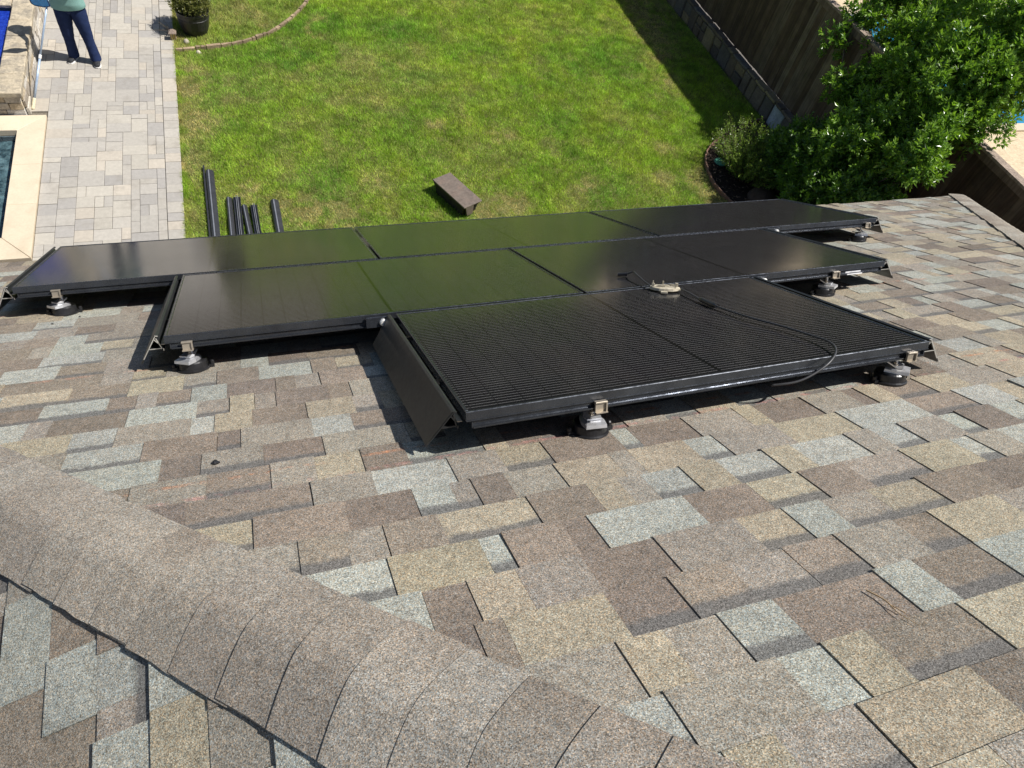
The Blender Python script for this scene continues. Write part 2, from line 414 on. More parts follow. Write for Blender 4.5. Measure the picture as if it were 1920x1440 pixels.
house = thing('house', 'shingled hip roof house carrying the solar panels', 'house', (APX, -5, 0))
def deck_poly(name, pts):
    return obj(name, pts, [tuple(range(len(pts)))], M['felt'], house)
front = deck_poly('roof_slope', [RP(XL, 0, -.004), RP(XR, 0, -.004), RP(APX, S_TOP, -.004)])
BACK = 9.0
left = deck_poly('roof_slope', [PLeft(0, 0, -.004), PLeft(HALF, S_TOP, -.004), PLeft(BACK + 5, S_TOP, -.004), PLeft(BACK + 5, 0, -.004)])
right = deck_poly('roof_slope', [PRight(0, 0, -.004), PRight(BACK + 5, 0, -.004), PRight(BACK + 5, S_TOP, -.004), PRight(HALF, S_TOP, -.004)])
emit_tabs(slope_tabs(RP, S_TOP - .02, lambda s: XL + s * CP + .055, lambda s: XR - s * CP - .055), front, 235)
emit_tabs(slope_tabs(PLeft, S_TOP - .02, lambda s: s * CP + .055, lambda s: BACK, None, -3), left, 48)
emit_tabs(slope_tabs(PRight, S_TOP - .02, lambda s: s * CP + .055, lambda s: BACK, None, -3), right, 0)

def hip_caps(corner, sgn):
    """overlapping bent cap shingles along one hip; sgn = +1 for the hip rising towards +X"""
    apex = Vector((APX, YE - HALF, ZR)); C0 = Vector((corner, YE, HE)); d = (apex - C0).normalized(); Ltot = (apex - C0).length
    n1 = Vector((0, SP, CP)); n2 = Vector((-sgn * SP, 0, CP))
    m1 = n1.cross(d).normalized(); m1 = m1 if m1.x * sgn > 0 else -m1        # into the front slope
    m2 = n2.cross(d).normalized(); m2 = m2 if m2.y < 0 else -m2              # into the side slope
    nn = (n1 + n2).normalized()
    hip = thing('hip_ridge', None, None, C0); hip.parent = house; hip.location = C0 - house.location
    k = 0; e = .142
    qs = [-1, -.82, -.6, -.4, -.22, -.08, .08, .22, .4, .6, .82, 1]
    while k * e < Ltot - .05:
        W = .158 + random.uniform(-.0035, .0035); yaw = random.uniform(-.008, .008); ta = k * e + random.uniform(-.004, .004); tb = ta + e + .05
        r_ = .04; V = []; TI = []
        c0 = np.array(random.choice([(.275, .247, .208), (.292, .262, .220), (.252, .224, .190), (.302, .275, .235)])) * random.uniform(.94, 1.06)
        c1 = c0 * np.array(random.choice([(1, 1, 1), (1.12, 1.14, 1.15), (.84, .80, .78)]))
        nseg = 4
        for layer in (1, 0):
            for j in range(nseg + 1):
                f = j / nseg; tt = ta + (tb - ta) * f
                for q in qs:
                    qq = q * W; rt = math.sqrt(qq * qq + r_ * r_)
                    off = m1 * ((rt + qq) / 2) + m2 * ((rt - qq) / 2)
                    rise = .0090 - .0038 * f + .006 * math.sin(7 * qq + k) * .2
                    edge = random.uniform(-.0025, .0025) if abs(q) == 1 else 0
                    p = C0 + d * (tt + yaw * q * 3 * (1 - f) * .3 + .012 * abs(q) ** 2 * (1 - f)) + off + nn * (rise if layer else 0.003) + nn * .0125 + (m1 if q > 0 else m2) * (edge + yaw * (f - .5) * .4 * (1 if q > 0 else -1))
                    V.append(p); TI.append((*(c0 * (1 - max(0, q)) + c1 * max(0, q)), 1))
        nq = len(qs); F = []; tot = (nseg + 1) * nq
        for j in range(nseg):
            for i in range(nq - 1):
                a = j * nq + i; F.append((a, a + 1, a + nq + 1, a + nq))
        for i in range(nq - 1): F.append((i + 1, i, tot + i, tot + i + 1))
        for j in range(nseg):
            F.append((j * nq, (j + 1) * nq, tot + (j + 1) * nq, tot + j * nq))
            F.append((j * nq + nq - 1, tot + j * nq + nq - 1, tot + (j + 1) * nq + nq - 1, (j + 1) * nq + nq - 1))
        obj('cap_shingle', [tuple(v) for v in V], F, M['shingle'], hip, 'c', {'tint': ('FLOAT_COLOR', TI), 'band': ('FLOAT', [-3] * len(V))})
        k += 1
    return hip
hip_caps(XL, 1); hip_caps(XR, -1)
# eaves, soffit and walls
mb = MB(); mb.box(XL + .03, XR - .03, YE - .045, YE - .02, HE - .20, HE - .012); mb.build('fascia', M['fascia'], house)
mb = MB(); mb.box(XR - .045, XR - .02, -13.9, YE - .05, HE - .20, HE - .012); mb.build('fascia', M['fascia'], house)
mb = MB(); mb.box(XL + .02, XL + .045, -13.9, YE - .05, HE - .20, HE - .012); mb.build('fascia', M['fascia'], house)
mb = MB(); mb.box(XL + .05, XR - .05, -13.9, YE - .05, HE - .215, HE - .203); mb.build('soffit', M['fascia'], house)
mb = MB(); mb.box(XL + .5, XR - .5, -13.5, -.5, -.05, HE - .22); mb.build('wall', M['brick'], house)
mb = MB(); mb.box(XL - .004, XR + .004, YE - .0195, YE + .006, HE - .05, HE - .006); mb.build('drip_edge', M['black_alu'], house)

# ------------------------------------------------------------------ solar array
PW_, PH = 1.755, 1.0456; TOP = .17; FR = .030
ROWS = [(0.0, .445, 3), (.757, .445 + PH + .02, 2), (1.645, .445 + 2 * (PH + .02), 1)]
def solar_panel(x0, s0, label):
    t = thing('solar_panel', label, 'solar panel', RP(x0 + PW_ / 2, s0 + PH / 2, TOP - FR), 'solar panels on the roof')
    x1, s1 = x0 + PW_, s0 + PH; lip = .011
    # laminate as a grid so that the sheet keeps a slight sag
    nx, ns = 12, 8; V = []; A = []
    for j in range(ns + 1):
        for i in range(nx + 1):
            fx, fs = i / nx, j / ns
            V.append(RP(x0 + lip + fx * (PW_ - 2 * lip), s0 + lip + fs * (PH - 2 * lip), TOP - .0022 - .0012 * math.sin(math.pi * fx) * math.sin(math.pi * fs)))
            A.append((lip + fx * (PW_ - 2 * lip) - .022, lip + fs * (PH - 2 * lip) - .022, 0))
    F = [(j * (nx + 1) + i, j * (nx + 1) + i + 1, (j + 1) * (nx + 1) + i + 1, (j + 1) * (nx + 1) + i) for j in range(ns) for i in range(nx)]
    o = obj('glass_laminate', [tuple(v) for v in V], F, M['solar'], t, smooth=True)
    at = o.data.attributes.new('puv', 'FLOAT_VECTOR', 'POINT'); at.data.foreach_set('vector', np.array(A, np.float32).ravel())
    fr = MB()
    for (a, b, c, d) in ((x0, x1, s0, s0 + lip), (x0, x1, s1 - lip, s1), (x0, x0 + lip, s0 + lip, s1 - lip), (x1 - lip, x1, s0 + lip, s1 - lip)):
        fr.bbox(a, b, c, d, TOP - FR, TOP, .0018, RP)
    fr.box(x0, x1, s1, s1 + .0025, TOP - .030, TOP - .027, RP)
    fr.build('frame', M['black_alu'], t)
    bk = MB(); bk.box(x0 + lip, x1 - lip, s0 + lip, s1 - lip, TOP - .012, TOP - .009, RP); bk.build('backsheet', M['dark_under'], t)
    return t
names = [['black solar panel at the pool end of the three-panel row along the eave', 'middle black solar panel of the three-panel row along the eave', 'black solar panel at the fence end of the three-panel row along the eave'],
         ['black solar panel at the pool end of the two-panel middle row', 'black solar panel at the fence end of the two-panel middle row'],
         ['single black solar panel in the uppermost row, a cable lying across it']]
for (x0, s0, n), nm in zip(ROWS, names):
    for k in range(n): solar_panel(x0 + k * (PW_ + .015), s0, nm[k])

def rail(x0, x1, s, label, stop=None):
    t = thing('mounting_rail', label, 'rail', RP((x0 + x1) / 2, s, .05), 'black rails under the panel rows')
    mb = MB()   # grooved channel just under the panels' upslope edge
    prof = [(s - .045, .116), (s + .004, .116), (s + .004, .1225), (s - .006, .1245), (s - .006, .1345), (s - .012, .1385), (s - .045, .1385)]
    mb.extrude(prof, lambda p, q: RP(x0, p, q), lambda p, q: RP(x1, p, q)); mb.build('channel', M['black_alu'], t)
    mb = MB(); mb.box(x0, x1, s + .0045, s + .0065, .1195, .1220, RP); mb.build('lip', M['black_alu'], t)
    for xe in (x0, x1):
        mb = MB(); sg = -1 if xe == x0 else 1
        a, b = sorted((xe, xe + sg * .004)); mb.box(a, b, s - .04, s + .002, .1175, .136, RP); mb.build('end_cap', M['black_alu'], t)
    return t
S1, S2, S3 = ROWS[2][1] + PH, ROWS[1][1] + PH, ROWS[0][1] + PH
rail(1.665, 3.38, S1, 'black rail under the upslope edge of the single-panel row')
rail(.777, 4.26, S2, 'black rail under the upslope edge of the two-panel middle row')
rail(.02, 5.275, S3, 'black rail under the upslope edge of the three-panel eave row')
t = thing('rail_label', 'small white sticker on the rail under the fence end of the middle row', 'sticker', RP(4.08, S2, .11))
mb = MB(); mb.box(4.03, 4.13, S2 + .0067, S2 + .0077, .117, .1225, RP); mb.box(4.03, 4.13, S2 - .0055, S2 - .0048, .1250, .1340, RP); mb.build('paper', M['white_sticker'], t)

def roof_mount(x, s, yaw, label):
    c = RP(x, s, 0); t = thing('roof_mount', label, 'roof mount', c, 'round mounts carrying the rails')
    sc = s - .060
    f = MB(); f.lathe([(.063, .008), (.063, .013), (.059, .016), (.056, .017), (.054, .041), (.050, .046), (.028, .047)], (x, sc, 0), RP, 32)
    f.build('base', M['black_rubber'], t, smooth=False)
    for sg in (-1, 1):
        f = MB(); f.box(x + sg * .068 - .010, x + sg * .068 + .010, sc - .012, sc + .012, .008, .020, RP)
        f.lathe([(.009, 0), (.009, .012), (.005, .016)], (x + sg * .070, sc, .0195), RP, 10); f.build('screw_tab', M['black_rubber'], t)
    ca, sa = math.cos(yaw), math.sin(yaw)
    def Q(a, b, h): return RP(x + a * ca - b * sa, sc + a * sa + b * ca, h)
    f = MB()   # stepped casting: foot plate and a raised, tilted tongue
    f.rings([[Q(a, b + .016, h) for a, b in P] for P, h in (
        (((-.036, .045), (.032, .050), (.038, .012), (.030, -.034), (-.028, -.038), (-.038, .004)), .0472),
        (((-.035, .044), (.031, .049), (.037, .012), (.029, -.033), (-.027, -.037), (-.037, .004)), .059),
        (((-.027, .026), (.024, .029), (.030, .006), (.023, -.032), (-.021, -.036), (-.030, .001)), .064))])
    f.rings([[Q(a, b + .016, h + (.018 if b < -.02 else .002)) for a, b in ((-.025, .023), (.022, .026), (.028, .005), (.021, -.030), (-.019, -.034), (-.028, .001))] for h in (.0642, .070)])
    f.build('bracket', M['bright_alu'], t)
    f = MB(); f.lathe([(.011, 0), (.011, .003), (.0065, .0031), (.0065, .010), (.004, .012)], (x - .002, sc + .016, .0755), RP, 6); f.build('bolt', M['steel'], t)
    f = MB(); f.lathe([(.0055, .058), (.0055, .1084)], (x + .004, s - .046, 0), RP, 8); f.build('stud', M['bright_alu'], t)
    f = MB()   # C-shaped clamp around the rail
    f.box(x - .018, x + .0144, s + .0075, s + .0150, .1122, .1395, RP)
    f.box(x - .020, x + .020, s - .055, s + .026, .1085, .1120, RP)
    f.bbox(x - .020, x + .020, s + .0035, s + .020, .1397, .1450, .001, RP)
    f.box(x + .0145, x + .0195, s + .0106, s + .022, .1122, .1395, RP)
    f.build('clamp', M['steel'], t)
    return t
for x, s, yaw, lab in ((2.07, S1, .05, 'round black roof mount with silver bracket at the pool end of the single-panel row'),
                       (3.31, S1, -.75, 'round black roof mount with silver bracket at the fence end of the single-panel row'),
                       (.835, S2, .55, 'round black roof mount with silver bracket at the pool end of the middle row'),
                       (3.95, S2, -.65, 'round black roof mount with silver bracket at the fence end of the middle row'),
                       (.18, S3, .75, 'round black roof mount with silver bracket at the pool end of the eave row'),
                       (5.21, S3, -.9, 'round black roof mount with silver bracket at the fence end of the eave row')):
    roof_mount(x, s, yaw, lab)

def skirt(xe, sg, s0, s1, label, dark=False):
    """sloping trim plate along a row's open end; sg = -1 pool side, +1 fence side"""
    t = thing('trim_skirt', label, 'trim skirt', RP(xe, (s0 + s1) / 2, .03), 'sloping trim skirts at the row ends')
    X = lambda d: xe + sg * d
    ow = .160 if sg > 0 else .108
    prof = [(.022, .167), (.030, .171), (.037, .167), (ow, .046), (ow - .004, .043), (.034, .159), (.028, .161)]
    mb = MB(); rk = lambda p, q: -.004 - (.17 - q) * .42
    mb.extrude(prof, lambda p, q: RP(X(p), s0, q), lambda p, q: RP(X(p), s1 - .015 + rk(p, q), q)); mb.build('plate', M['black_skirt'], t)
    def strip(P, th=.0030):
        f = MB()
        for (a, b) in zip(P[:-1], P[1:]):
            dx, dq = b[0] - a[0], b[1] - a[1]; l = math.hypot(dx, dq); nx, nq = -dq / l * th / 2, dx / l * th / 2
            f.extrude([(a[0] + nx, a[1] + nq), (b[0] + nx, b[1] + nq), (b[0] - nx, b[1] - nq), (a[0] - nx, a[1] - nq)],
                      lambda p, q: RP(X(p), s0 + .002, q), lambda p, q: RP(X(p), s1 - .017 + rk(p, q), q))
        return f
    strip([(.031, .158), (.019, .110), (.033 + (ow - .033) * .47, .110)]).build('inner_web', M['black_skirt'], t)
    strip([(.019, .110), (.014, .108), (.014, .101)]).build('hook', M['black_skirt'], t)
    # raw sawn end face of the extrusion
    f = MB()
    def cut(a, b, th=.0036):
        dx, dq = b[0] - a[0], b[1] - a[1]; l = math.hypot(dx, dq); nx, nq = -dq / l * th / 2, dx / l * th / 2
        f.extrude([(a[0] + nx, a[1] + nq), (b[0] + nx, b[1] + nq), (b[0] - nx, b[1] - nq), (a[0] - nx, a[1] - nq)],
                  lambda p, q: RP(X(p), s1 - .0145 + rk(p, q), q), lambda p, q: RP(X(p), s1 - .0125 + rk(p, q), q))
    cut((.033, .165), (.033 + (ow - .033) * .8, .066)); cut((.031, .158), (.019, .110)); cut((.019, .110), (.033 + (ow - .033) * .47, .110)); cut((.040, .155), (.026, .134)); cut((.014, .110), (.014, .099)); cut((.022, .167), (.033, .169))
    f.build('sawn_end', M['cut_alu'] if not dark else M['black_skirt'], t)
    f = MB(); f.box(min(X(.004), X(.019)), max(X(.004), X(.019)), s0 + .02, s1 - .03, .128, .131, RP); f.build('clip_strip', M['steel'], t)
    f = MB()
    for k in (.22, .68):
        ss = s0 + k * (s1 - s0); f.box(min(X(-.002), X(.024)), max(X(-.002), X(.024)), ss - .012, ss + .012, .132, .142, RP)
    f.build('clip', M['black_alu'], t)
skirt(ROWS[2][0], -1, ROWS[2][1] + .005, S1, 'black sloping trim skirt on the pool side of the single-panel row', True)
skirt(ROWS[1][0], -1, ROWS[1][1] + .005, S2, 'black sloping trim skirt on the pool side of the two-panel middle row')
skirt(ROWS[0][0], -1, ROWS[0][1], S3, 'black sloping trim skirt on the pool side of the three-panel eave row')
skirt(ROWS[2][0] + PW_, 1, ROWS[2][1] + .005, S1, 'black sloping trim skirt on the fence side of the single-panel row')
skirt(ROWS[1][0] + 2 * PW_ + .015, 1, ROWS[1][1] + .005, S2, 'black sloping trim skirt on the fence side of the two-panel middle row')
skirt(ROWS[0][0] + 3 * PW_ + .03, 1, ROWS[0][1], S3, 'black sloping trim skirt on the fence side of the three-panel eave row')

def coupling(x, s, label):
    t = thing('rail_coupling', label, 'coupling', RP(x, s, .08), 'block couplings on the rails')
    f = MB(); f.bbox(x - .05, x + .05, s + .0070, s + .018, .118, .162, .002, RP); f.build('block', M['black_alu'], t)
    f = MB(); n = 12
    f.rings([[RP(x + .02 + r * math.cos(a), s + d, .138 + r * math.sin(a)) for a in [2 * math.pi * i / n for i in range(n)]] for r, d in ((.016, .018), (.016, .030), (.011, .036))])
    f.build('bolt_head', M['cut_alu'], t)
coupling(1.57, S2, 'black block coupling with round bolt beside the single-panel row at its pool side')
coupling(3.47, S2, 'dusty block coupling with round bolt beside the single-panel row at its fence side')
coupling(4.40, S3, 'black block coupling with round bolt on the eave row rail next to the middle row')

# loose connector with its cable, lying on the uppermost panel
t = thing('connector_cable', 'black cable with tan plastic connector lying across the uppermost solar panel', 'cable', RQ(2.87, 2.51, TOP))
cx, cs = 2.874, 2.515
ca, sa = math.cos(.66), math.sin(.66)
def CQ(a, b, h): return RQ(cx + a * ca - b * sa, cs + a * sa + b * ca, TOP + h)
f = MB()
def oval(rx, ry, h, n=20): return [CQ(rx * math.cos(2 * math.pi * i / n), ry * math.sin(2 * math.pi * i / n) * (1 if abs(math.cos(2 * math.pi * i / n)) < .7 else .8), h) for i in range(n)]
f.rings([oval(.066, .036, .003), oval(.070, .040, .006), oval(.068, .038, .017), oval(.060, .031, .020)]); f.build('housing', M['tan_plastic'], t)
f = MB()
for a, b, wa, wb, h in ((-.052, .012, .012, .006, .034), (-.02, .022, .03, .004, .027), (.03, -.018, .02, .004, .028), (.052, -.006, .010, .010, .036), (.0, 0, .036, .005, .025), (.048, .018, .004, .004, .044), (-.056, -.012, .004, .004, .040), (-.012, -.026, .006, .004, .038)):
    f.box(a - wa / 2, a + wa / 2, b - wb / 2, b + wb / 2, .018, h, CQ)
f.build('prong', M['tan_plastic'], t)
f = MB(); f.box(-.034, .026, -.012, -.006, .0195, .0215, CQ); f.box(-.040, .0, .008, .013, .0195, .0212, CQ); f.build('slot', M['dark_under'], t)
f = MB(); f.box(-.010, .018, .046, .062, .002, .009, CQ); f.build('foot', M['tan_plastic'], t)
C1 = catmull([RQ(2.822, 2.475, TOP + .016), RQ(2.83, 2.40, TOP + .02), RQ(2.84, 2.31, TOP + .03), RQ(2.855, 2.245, TOP + .028), RQ(2.83, 2.215, TOP + .010)], 6)
f = MB(); f.tube(C1, .0042); f.build('cable', M['cable'], t, smooth=True)
f = MB(); f.tube([RQ(2.838, 2.222, TOP + .013), RQ(2.80, 2.195, TOP + .009)], [.009, .007], 10); f.build('plug', M['black_rubber'], t)
C2 = catmull([RQ(2.928, 2.565, TOP + .014), RQ(2.92, 2.65, TOP + .016), RQ(2.917, 2.73, TOP + .012), RQ(2.923, 2.845, TOP + .010), RQ(2.945, 3.03, TOP + .014), RQ(2.985, 3.155, TOP + .014),
              RQ(3.012, 3.30, TOP + .016), RQ(3.012, 3.40, TOP + .020), RQ(2.985, 3.462, TOP + .012), RQ(2.93, 3.497, TOP - .012), RQ(2.86, 3.502, TOP - .046), RQ(2.80, 3.492, TOP - .068), RQ(2.73, 3.46, TOP - .082)], 7)
f = MB(); f.tube(C2, .0042); f.build('cable', M['cable'], t, smooth=True)
f = MB(); f.tube([RQ(2.916, 2.735, TOP + .012), RQ(2.917, 2.75, TOP + .012), RQ(2.920, 2.83, TOP + .0105), RQ(2.921, 2.85, TOP + .0105)], [.007, .0105, .0105, .007], 12); f.build('joint_sleeve', M['black_rubber'], t)

# small litter on the shingles
def chip_thing(name, lab, cat, x, s, r, mat, n=7, hh=.4):
    rs = []
    for k, (f_, h) in enumerate(((1, 0), (.9, .5), (.45, 1))):
        rs.append([RQ(x + r * f_ * random.uniform(.6, 1.2) * math.cos(2 * math.pi * i / n), s + r * f_ * random.uniform(.6, 1.2) * math.sin(2 * math.pi * i / n), .007 + r * hh * h) for i in range(n)])
    f = MB(); f.rings(rs); o = f.build(name, mat, None, 'c'); tag(o, lab, cat); return o
chip_thing('rubber_scrap', 'small black rubber scrap on the shingles near the hip', 'scrap', .94, 3.223, .012, M['black_rubber'], 7, .9)
chip_thing('rubber_crumb', 'tiny black crumb alone on the open shingles upslope of the uppermost panel', 'scrap', 2.502, 3.714, .007, M['black_rubber'])
chip_thing('paint_chip', 'tiny white chip beside the hip cap shingles', 'chip', 1.502, 4.292, .006, M['white_sticker'])
f = MB(); tw = catmull([RQ(2.297, 4.340, .0125), RQ(2.307, 4.38, .014), RQ(2.303, 4.42, .013), RQ(2.314, 4.465, .0125)], 5); f.tube(tw, [.0022 * (1 - .05 * i) for i in range(len(tw))], 6)
f.tube([RQ(2.306, 4.39, .013), RQ(2.317, 4.425, .0125)], .0013, 5)
tag(f.build('twig', mottled('dry_twig', (.32, .22, .12), (.42, .31, .18), 50, .9), None, 'c'), 'thin dry tan twig lying on the shingles', 'twig')
for i in range(6):
    x, s = [(.33, 1.22), (.44, 1.30), (.26, 1.38), (.08, 1.35), (.0, 1.41), (.16, 1.47)][i]
    o = chip_thing('debris_speck', 'tiny dark speck of debris on the shingles by a pool-end roof mount', 'debris', x, s, random.uniform(.004, .008), M['black_rubber'])
    o['group'] = 'dark specks by the roof mounts'

# ------------------------------------------------------------------ ground
SPA = (-3.6, -1.93, 4.15, 6.41)            # inner opening x0,x1,y0,y1
def sheet(name, rects, z, mat):
    f = MB()
    for (a, b, c, d) in rects: f.add([(a, c, z), (b, c, z), (b, d, z), (a, d, z)], [(0, 1, 2, 3)])
    o = f.build(name, mat); o['kind'] = 'structure'; return o
def minus(R0, H):
    return [(R0[0], R0[1], R0[2], H[2]), (R0[0], R0[1], H[3], R0[3]), (R0[0], H[0], H[2], H[3]), (H[1], R0[1], H[2], H[3])]
sheet('ground', minus((-400, 400, -400, 400), SPA), -.06, M['earth'])
LX0, LX1, LY0, LY1 = .215, 10.86, -.3, 17.5
sheet('lawn', [(LX0, LX1, LY0, 13.15), (2.62, LX1, 13.15, LY1)], -.02, M['soil'])
patio_rects = [(-9, -3.1, 6.8, 20), (-3.1, -1.82, 14.02, 20), (.20, 2.6, 13.2, 20), (-1.58, .20, -.5, 20), (-1.82, -1.58, 6.80, 20), (-9, -1.58, -.5, 3.74)]
patio = sheet('patio', patio_rects, -.025, M['sand'])

# pavers: random packing of modular sizes
def pavers():
    U = .1115; nx = 16; y0, y1 = 1.0, 13.5; ny = int((y1 - y0) / U); x0 = -1.575
    ext = 2                                 # two more columns beside the raised wall
    x0e = x0 - ext * U; NX = nx + ext - 2
    occ = np.zeros((NX, ny), bool)
    for i in range(ext):
        for j in range(ny):
            if y0 + j * U < 6.80: occ[i, j] = True
    sizes = [(3, 2), (2, 2), (2, 1), (2, 3), (3, 2), (2, 2), (1, 2), (2, 2), (3, 2), (3, 3)]
    out = []
    for j in range(ny):
        for i in range(NX):
            if occ[i, j]: continue
            opts = sizes[:]; random.shuffle(opts); opts += [(2, 1), (1, 2), (1, 1)]
            for (a, b) in opts:
                if i + a <= NX and j + b <= ny and not occ[i:i + a, j:j + b].any():
                    if (a, b) == (1, 1) and random.random() < .75 and i + 1 < NX and not occ[i + 1, j]: continue
                    occ[i:i + a, j:j + b] = True; out.append((x0e + i * U, x0e + (i + a) * U, y0 + j * U, y0 + (j + b) * U)); break
    # border course along the lawn
    xb0 = x0e + NX * U; y = y0
    while y < y1:
        d = random.choice([.13, .2, .23, .26, .17]); out.append((xb0 + .004, .205, y, y + d)); y += d
    return out
pcol = [(.405, .375, .320), (.385, .358, .312), (.360, .336, .298), (.325, .306, .280), (.425, .382, .318), (.39, .362, .316), (.372, .348, .308)]
SV, SF, ST = [], [], []; cnt = 0
for (a, b, c, d) in pavers():
    q = proj((.5 * (a + b), .5 * (c + d), 0)); gp = .0022
    f = MB(); z = random.uniform(-.0025, .0035); f.bbox(a + gp, b - gp, c + gp, d - gp, -.024, .004 + z, .003)
    V = np.array(f.V); tl = np.array([random.uniform(-.004, .004), random.uniform(-.004, .004)])
    V[8:, 2] += (V[8:, 0] - a) * tl[0] * 2 + (V[8:, 1] - c) * tl[1] * 2
    cc = np.array(random.choice(pcol)) * random.uniform(.93, 1.07); ti = [(*cc, 1)] * len(V)
    if q and -5 < q[0] < 200 and -6 < q[1] < 262 and cnt < 300:
        obj('paver', V, f.F, M['paver'], patio, 'c', {'tint': ('FLOAT_COLOR', ti)}); cnt += 1
    else:
        n = len(SV); SV += V.tolist(); SF += [tuple(k + n for k in fc) for fc in f.F]; ST += ti
obj('paver_field', SV, SF, M['paver'], patio, None, {'tint': ('FLOAT_COLOR', ST)}, kind='stuff')

def tintbox(name, x0, x1, y0, y1, z0, z1, bev, colr, mat, parent, jit=0.0):
    f = MB(); f.bbox(x0, x1, y0, y1, z0, z1, bev); V = np.array(f.V)
    if jit: V += rng.uniform(-jit, jit, V.shape)
    return obj(name, V, f.F, mat, parent, 'c', {'tint': ('FLOAT_COLOR', [(*colr, 1)] * len(V))})

# spa with limestone coping
spa = thing('spa', 'sunken spa with tan limestone coping beside the paver patio', 'spa', (-2.7, 5.3, -.06))
lim = (.60, .505, .37)
def coping_piece(P, z0=-.05, z1=.035):
    k = random.uniform(.93, 1.06); n = len(P); c = np.mean(np.array(P), axis=0)
    top = [tuple(np.array(p) + (c - np.array(p)) / np.linalg.norm(c - np.array(p)) * .007) for p in P]
    f = MB(); f.rings([[(*p, z0) for p in P], [(*p, z1 - .007) for p in P], [(*p, z1) for p in top]])
    obj('coping_stone', f.V, f.F, M['coping'], spa, 'c', {'tint': ('FLOAT_COLOR', [(lim[0] * k, lim[1] * k, lim[2] * k, 1)] * len(f.V))})
ox1, ix1, oy0, iy0, oy1, iy1 = -1.583, -1.93, 3.75, 4.15, 6.77, 6.41; gp = .0012
coping_piece([(ix1, iy0 + gp), (ox1, oy0 + gp * 2), (ox1, 4.78 - gp), (ix1, 4.78 - gp)])
coping_piece([(ix1, 4.78 + gp), (ox1, 4.78 + gp), (ox1, 5.62 - gp), (ix1, 5.62 - gp)])
coping_piece([(ix1, 5.62 + gp), (ox1, 5.62 + gp), (ox1, oy1 - 2 * gp), (ix1, iy1 - gp)])
coping_piece([(-3.0, oy0), (ox1 - gp, oy0), (ix1 - gp, iy0), (-3.0, iy0)])
coping_piece([(-3.0, iy1), (ix1 - gp, iy1), (ox1 - gp, oy1), (-3.0, oy1)])
coping_piece([(-3.95, oy0), (-3.006, oy0), (-3.006, iy0), (-3.6, iy0)])
coping_piece([(-3.6, iy1), (-3.006, iy1), (-3.006, oy1), (-3.95, oy1)])
coping_piece([(-3.955, oy0), (-3.605, iy0), (-3.605, iy1), (-3.955, oy1)])
f = MB(); x0, x1, y0, y1 = SPA
f.box(x0 - .1, x0 - .002, y0 - .1, y1 + .1, -1.1, -.062); f.box(x1 + .002, x1 + .1, y0 - .1, y1 + .1, -1.1, -.062); f.box(x0, x1, y0 - .1, y0 - .002, -1.1, -.062); f.box(x0, x1, y1 + .002, y1 + .1, -1.1, -.062); f.box(x0 - .1, x1 + .1, y0 - .1, y1 + .1, -1.2, -1.1)
f.build('basin', M['spaplaster'], spa)
# waterline tiles on the two sides in view
for k in range(12):
    yy = y0 + k * (y1 - y0) / 12; tintbox('waterline_tile', x1 - .012, x1 + .001, yy + .003, yy + (y1 - y0) / 12 - .003, -.22, -.058, .002, np.array((.10, .13, .14)) * random.uniform(.7, 1.3), M['stone'], spa)
for k in range(8):
    xx = x0 + k * (x1 - x0 - .02) / 8; tintbox('waterline_tile', xx + .003, xx + (x1 - x0 - .02) / 8 - .003, y1 - .012, y1 + .001, -.22, -.058, .002, np.array((.12, .15, .16)) * random.uniform(.7, 1.3), M['stone'], spa)
f = MB(); nn_ = 40
gx = np.linspace(x0 + .004, x1 - .014, nn_); gy = np.linspace(y0 + .004, y1 - .014, nn_ + 16); V = []
hz = rng.normal(0, 1, (len(gx), len(gy)))
for i, x in enumerate(gx):
    for j, y in enumerate(gy): V.append((x, y, -.135 + .008 * math.sin(x * 17 + 2.1 * math.sin(y * 6)) * math.cos(y * 13 + x * 5) + .004 * hz[i, j]))
F = [(i * len(gy) + j, (i + 1) * len(gy) + j, (i + 1) * len(gy) + j + 1, i * len(gy) + j + 1) for i in range(len(gx) - 1) for j in range(len(gy) - 1)]
obj('water', V, F, M['spawater'], spa, smooth=True)

# raised stone-clad basin with flagstone caps and blue tiled water
wall = thing('raised_basin_wall', 'low stone-faced raised pool wall with weathered flagstone caps', 'stone wall', (-1.95, 9.5, 0))
f = MB(); f.box(-2.08, -1.835, 6.86, 14.0, -.05, .335); f.box(-3.1, -2.085, 6.86, 7.10, -.05, .335); f.box(-3.1, -2.8, 7.105, 14.0, -.05, .335); f.box(-2.795, -2.085, 9.25, 14.0, -.05, .345); f.build('core', M['spaplaster'], wall)
y = 6.74
while y < 13.8:
    d = random.uniform(.42, .62); k = random.uniform(.85, 1.1)
    tintbox('cap_stone', -2.10 + random.uniform(-.012, .012), -1.785 + random.uniform(-.012, .008), y + .004, min(y + d, 14) - .004, .338, .405 + random.uniform(-.004, .004), .012, (.47 * k, .40 * k, .29 * k), M['capstone'], wall, .004); y += d
for q in range(3): tintbox('cap_stone', -2.80 + q * .232, -2.574 + q * .232, 9.22, 9.62, .347, .404, .012, (.46, .39, .285), M['capstone'], wall, .004)
x = -2.115
while x > -2.9:
    d = random.uniform(.45, .7); k = random.uniform(.85, 1.1); tintbox('cap_stone', x - d + .004, x - .004, 6.74, 7.08, .338, .404, .012, (.47 * k, .40 * k, .29 * k), M['capstone'], wall, .004); x -= d
scol = [(.40, .36, .30), (.34, .31, .27), (.46, .42, .35), (.50, .47, .42), (.30, .26, .21), (.42, .35, .25)]
z = -.02
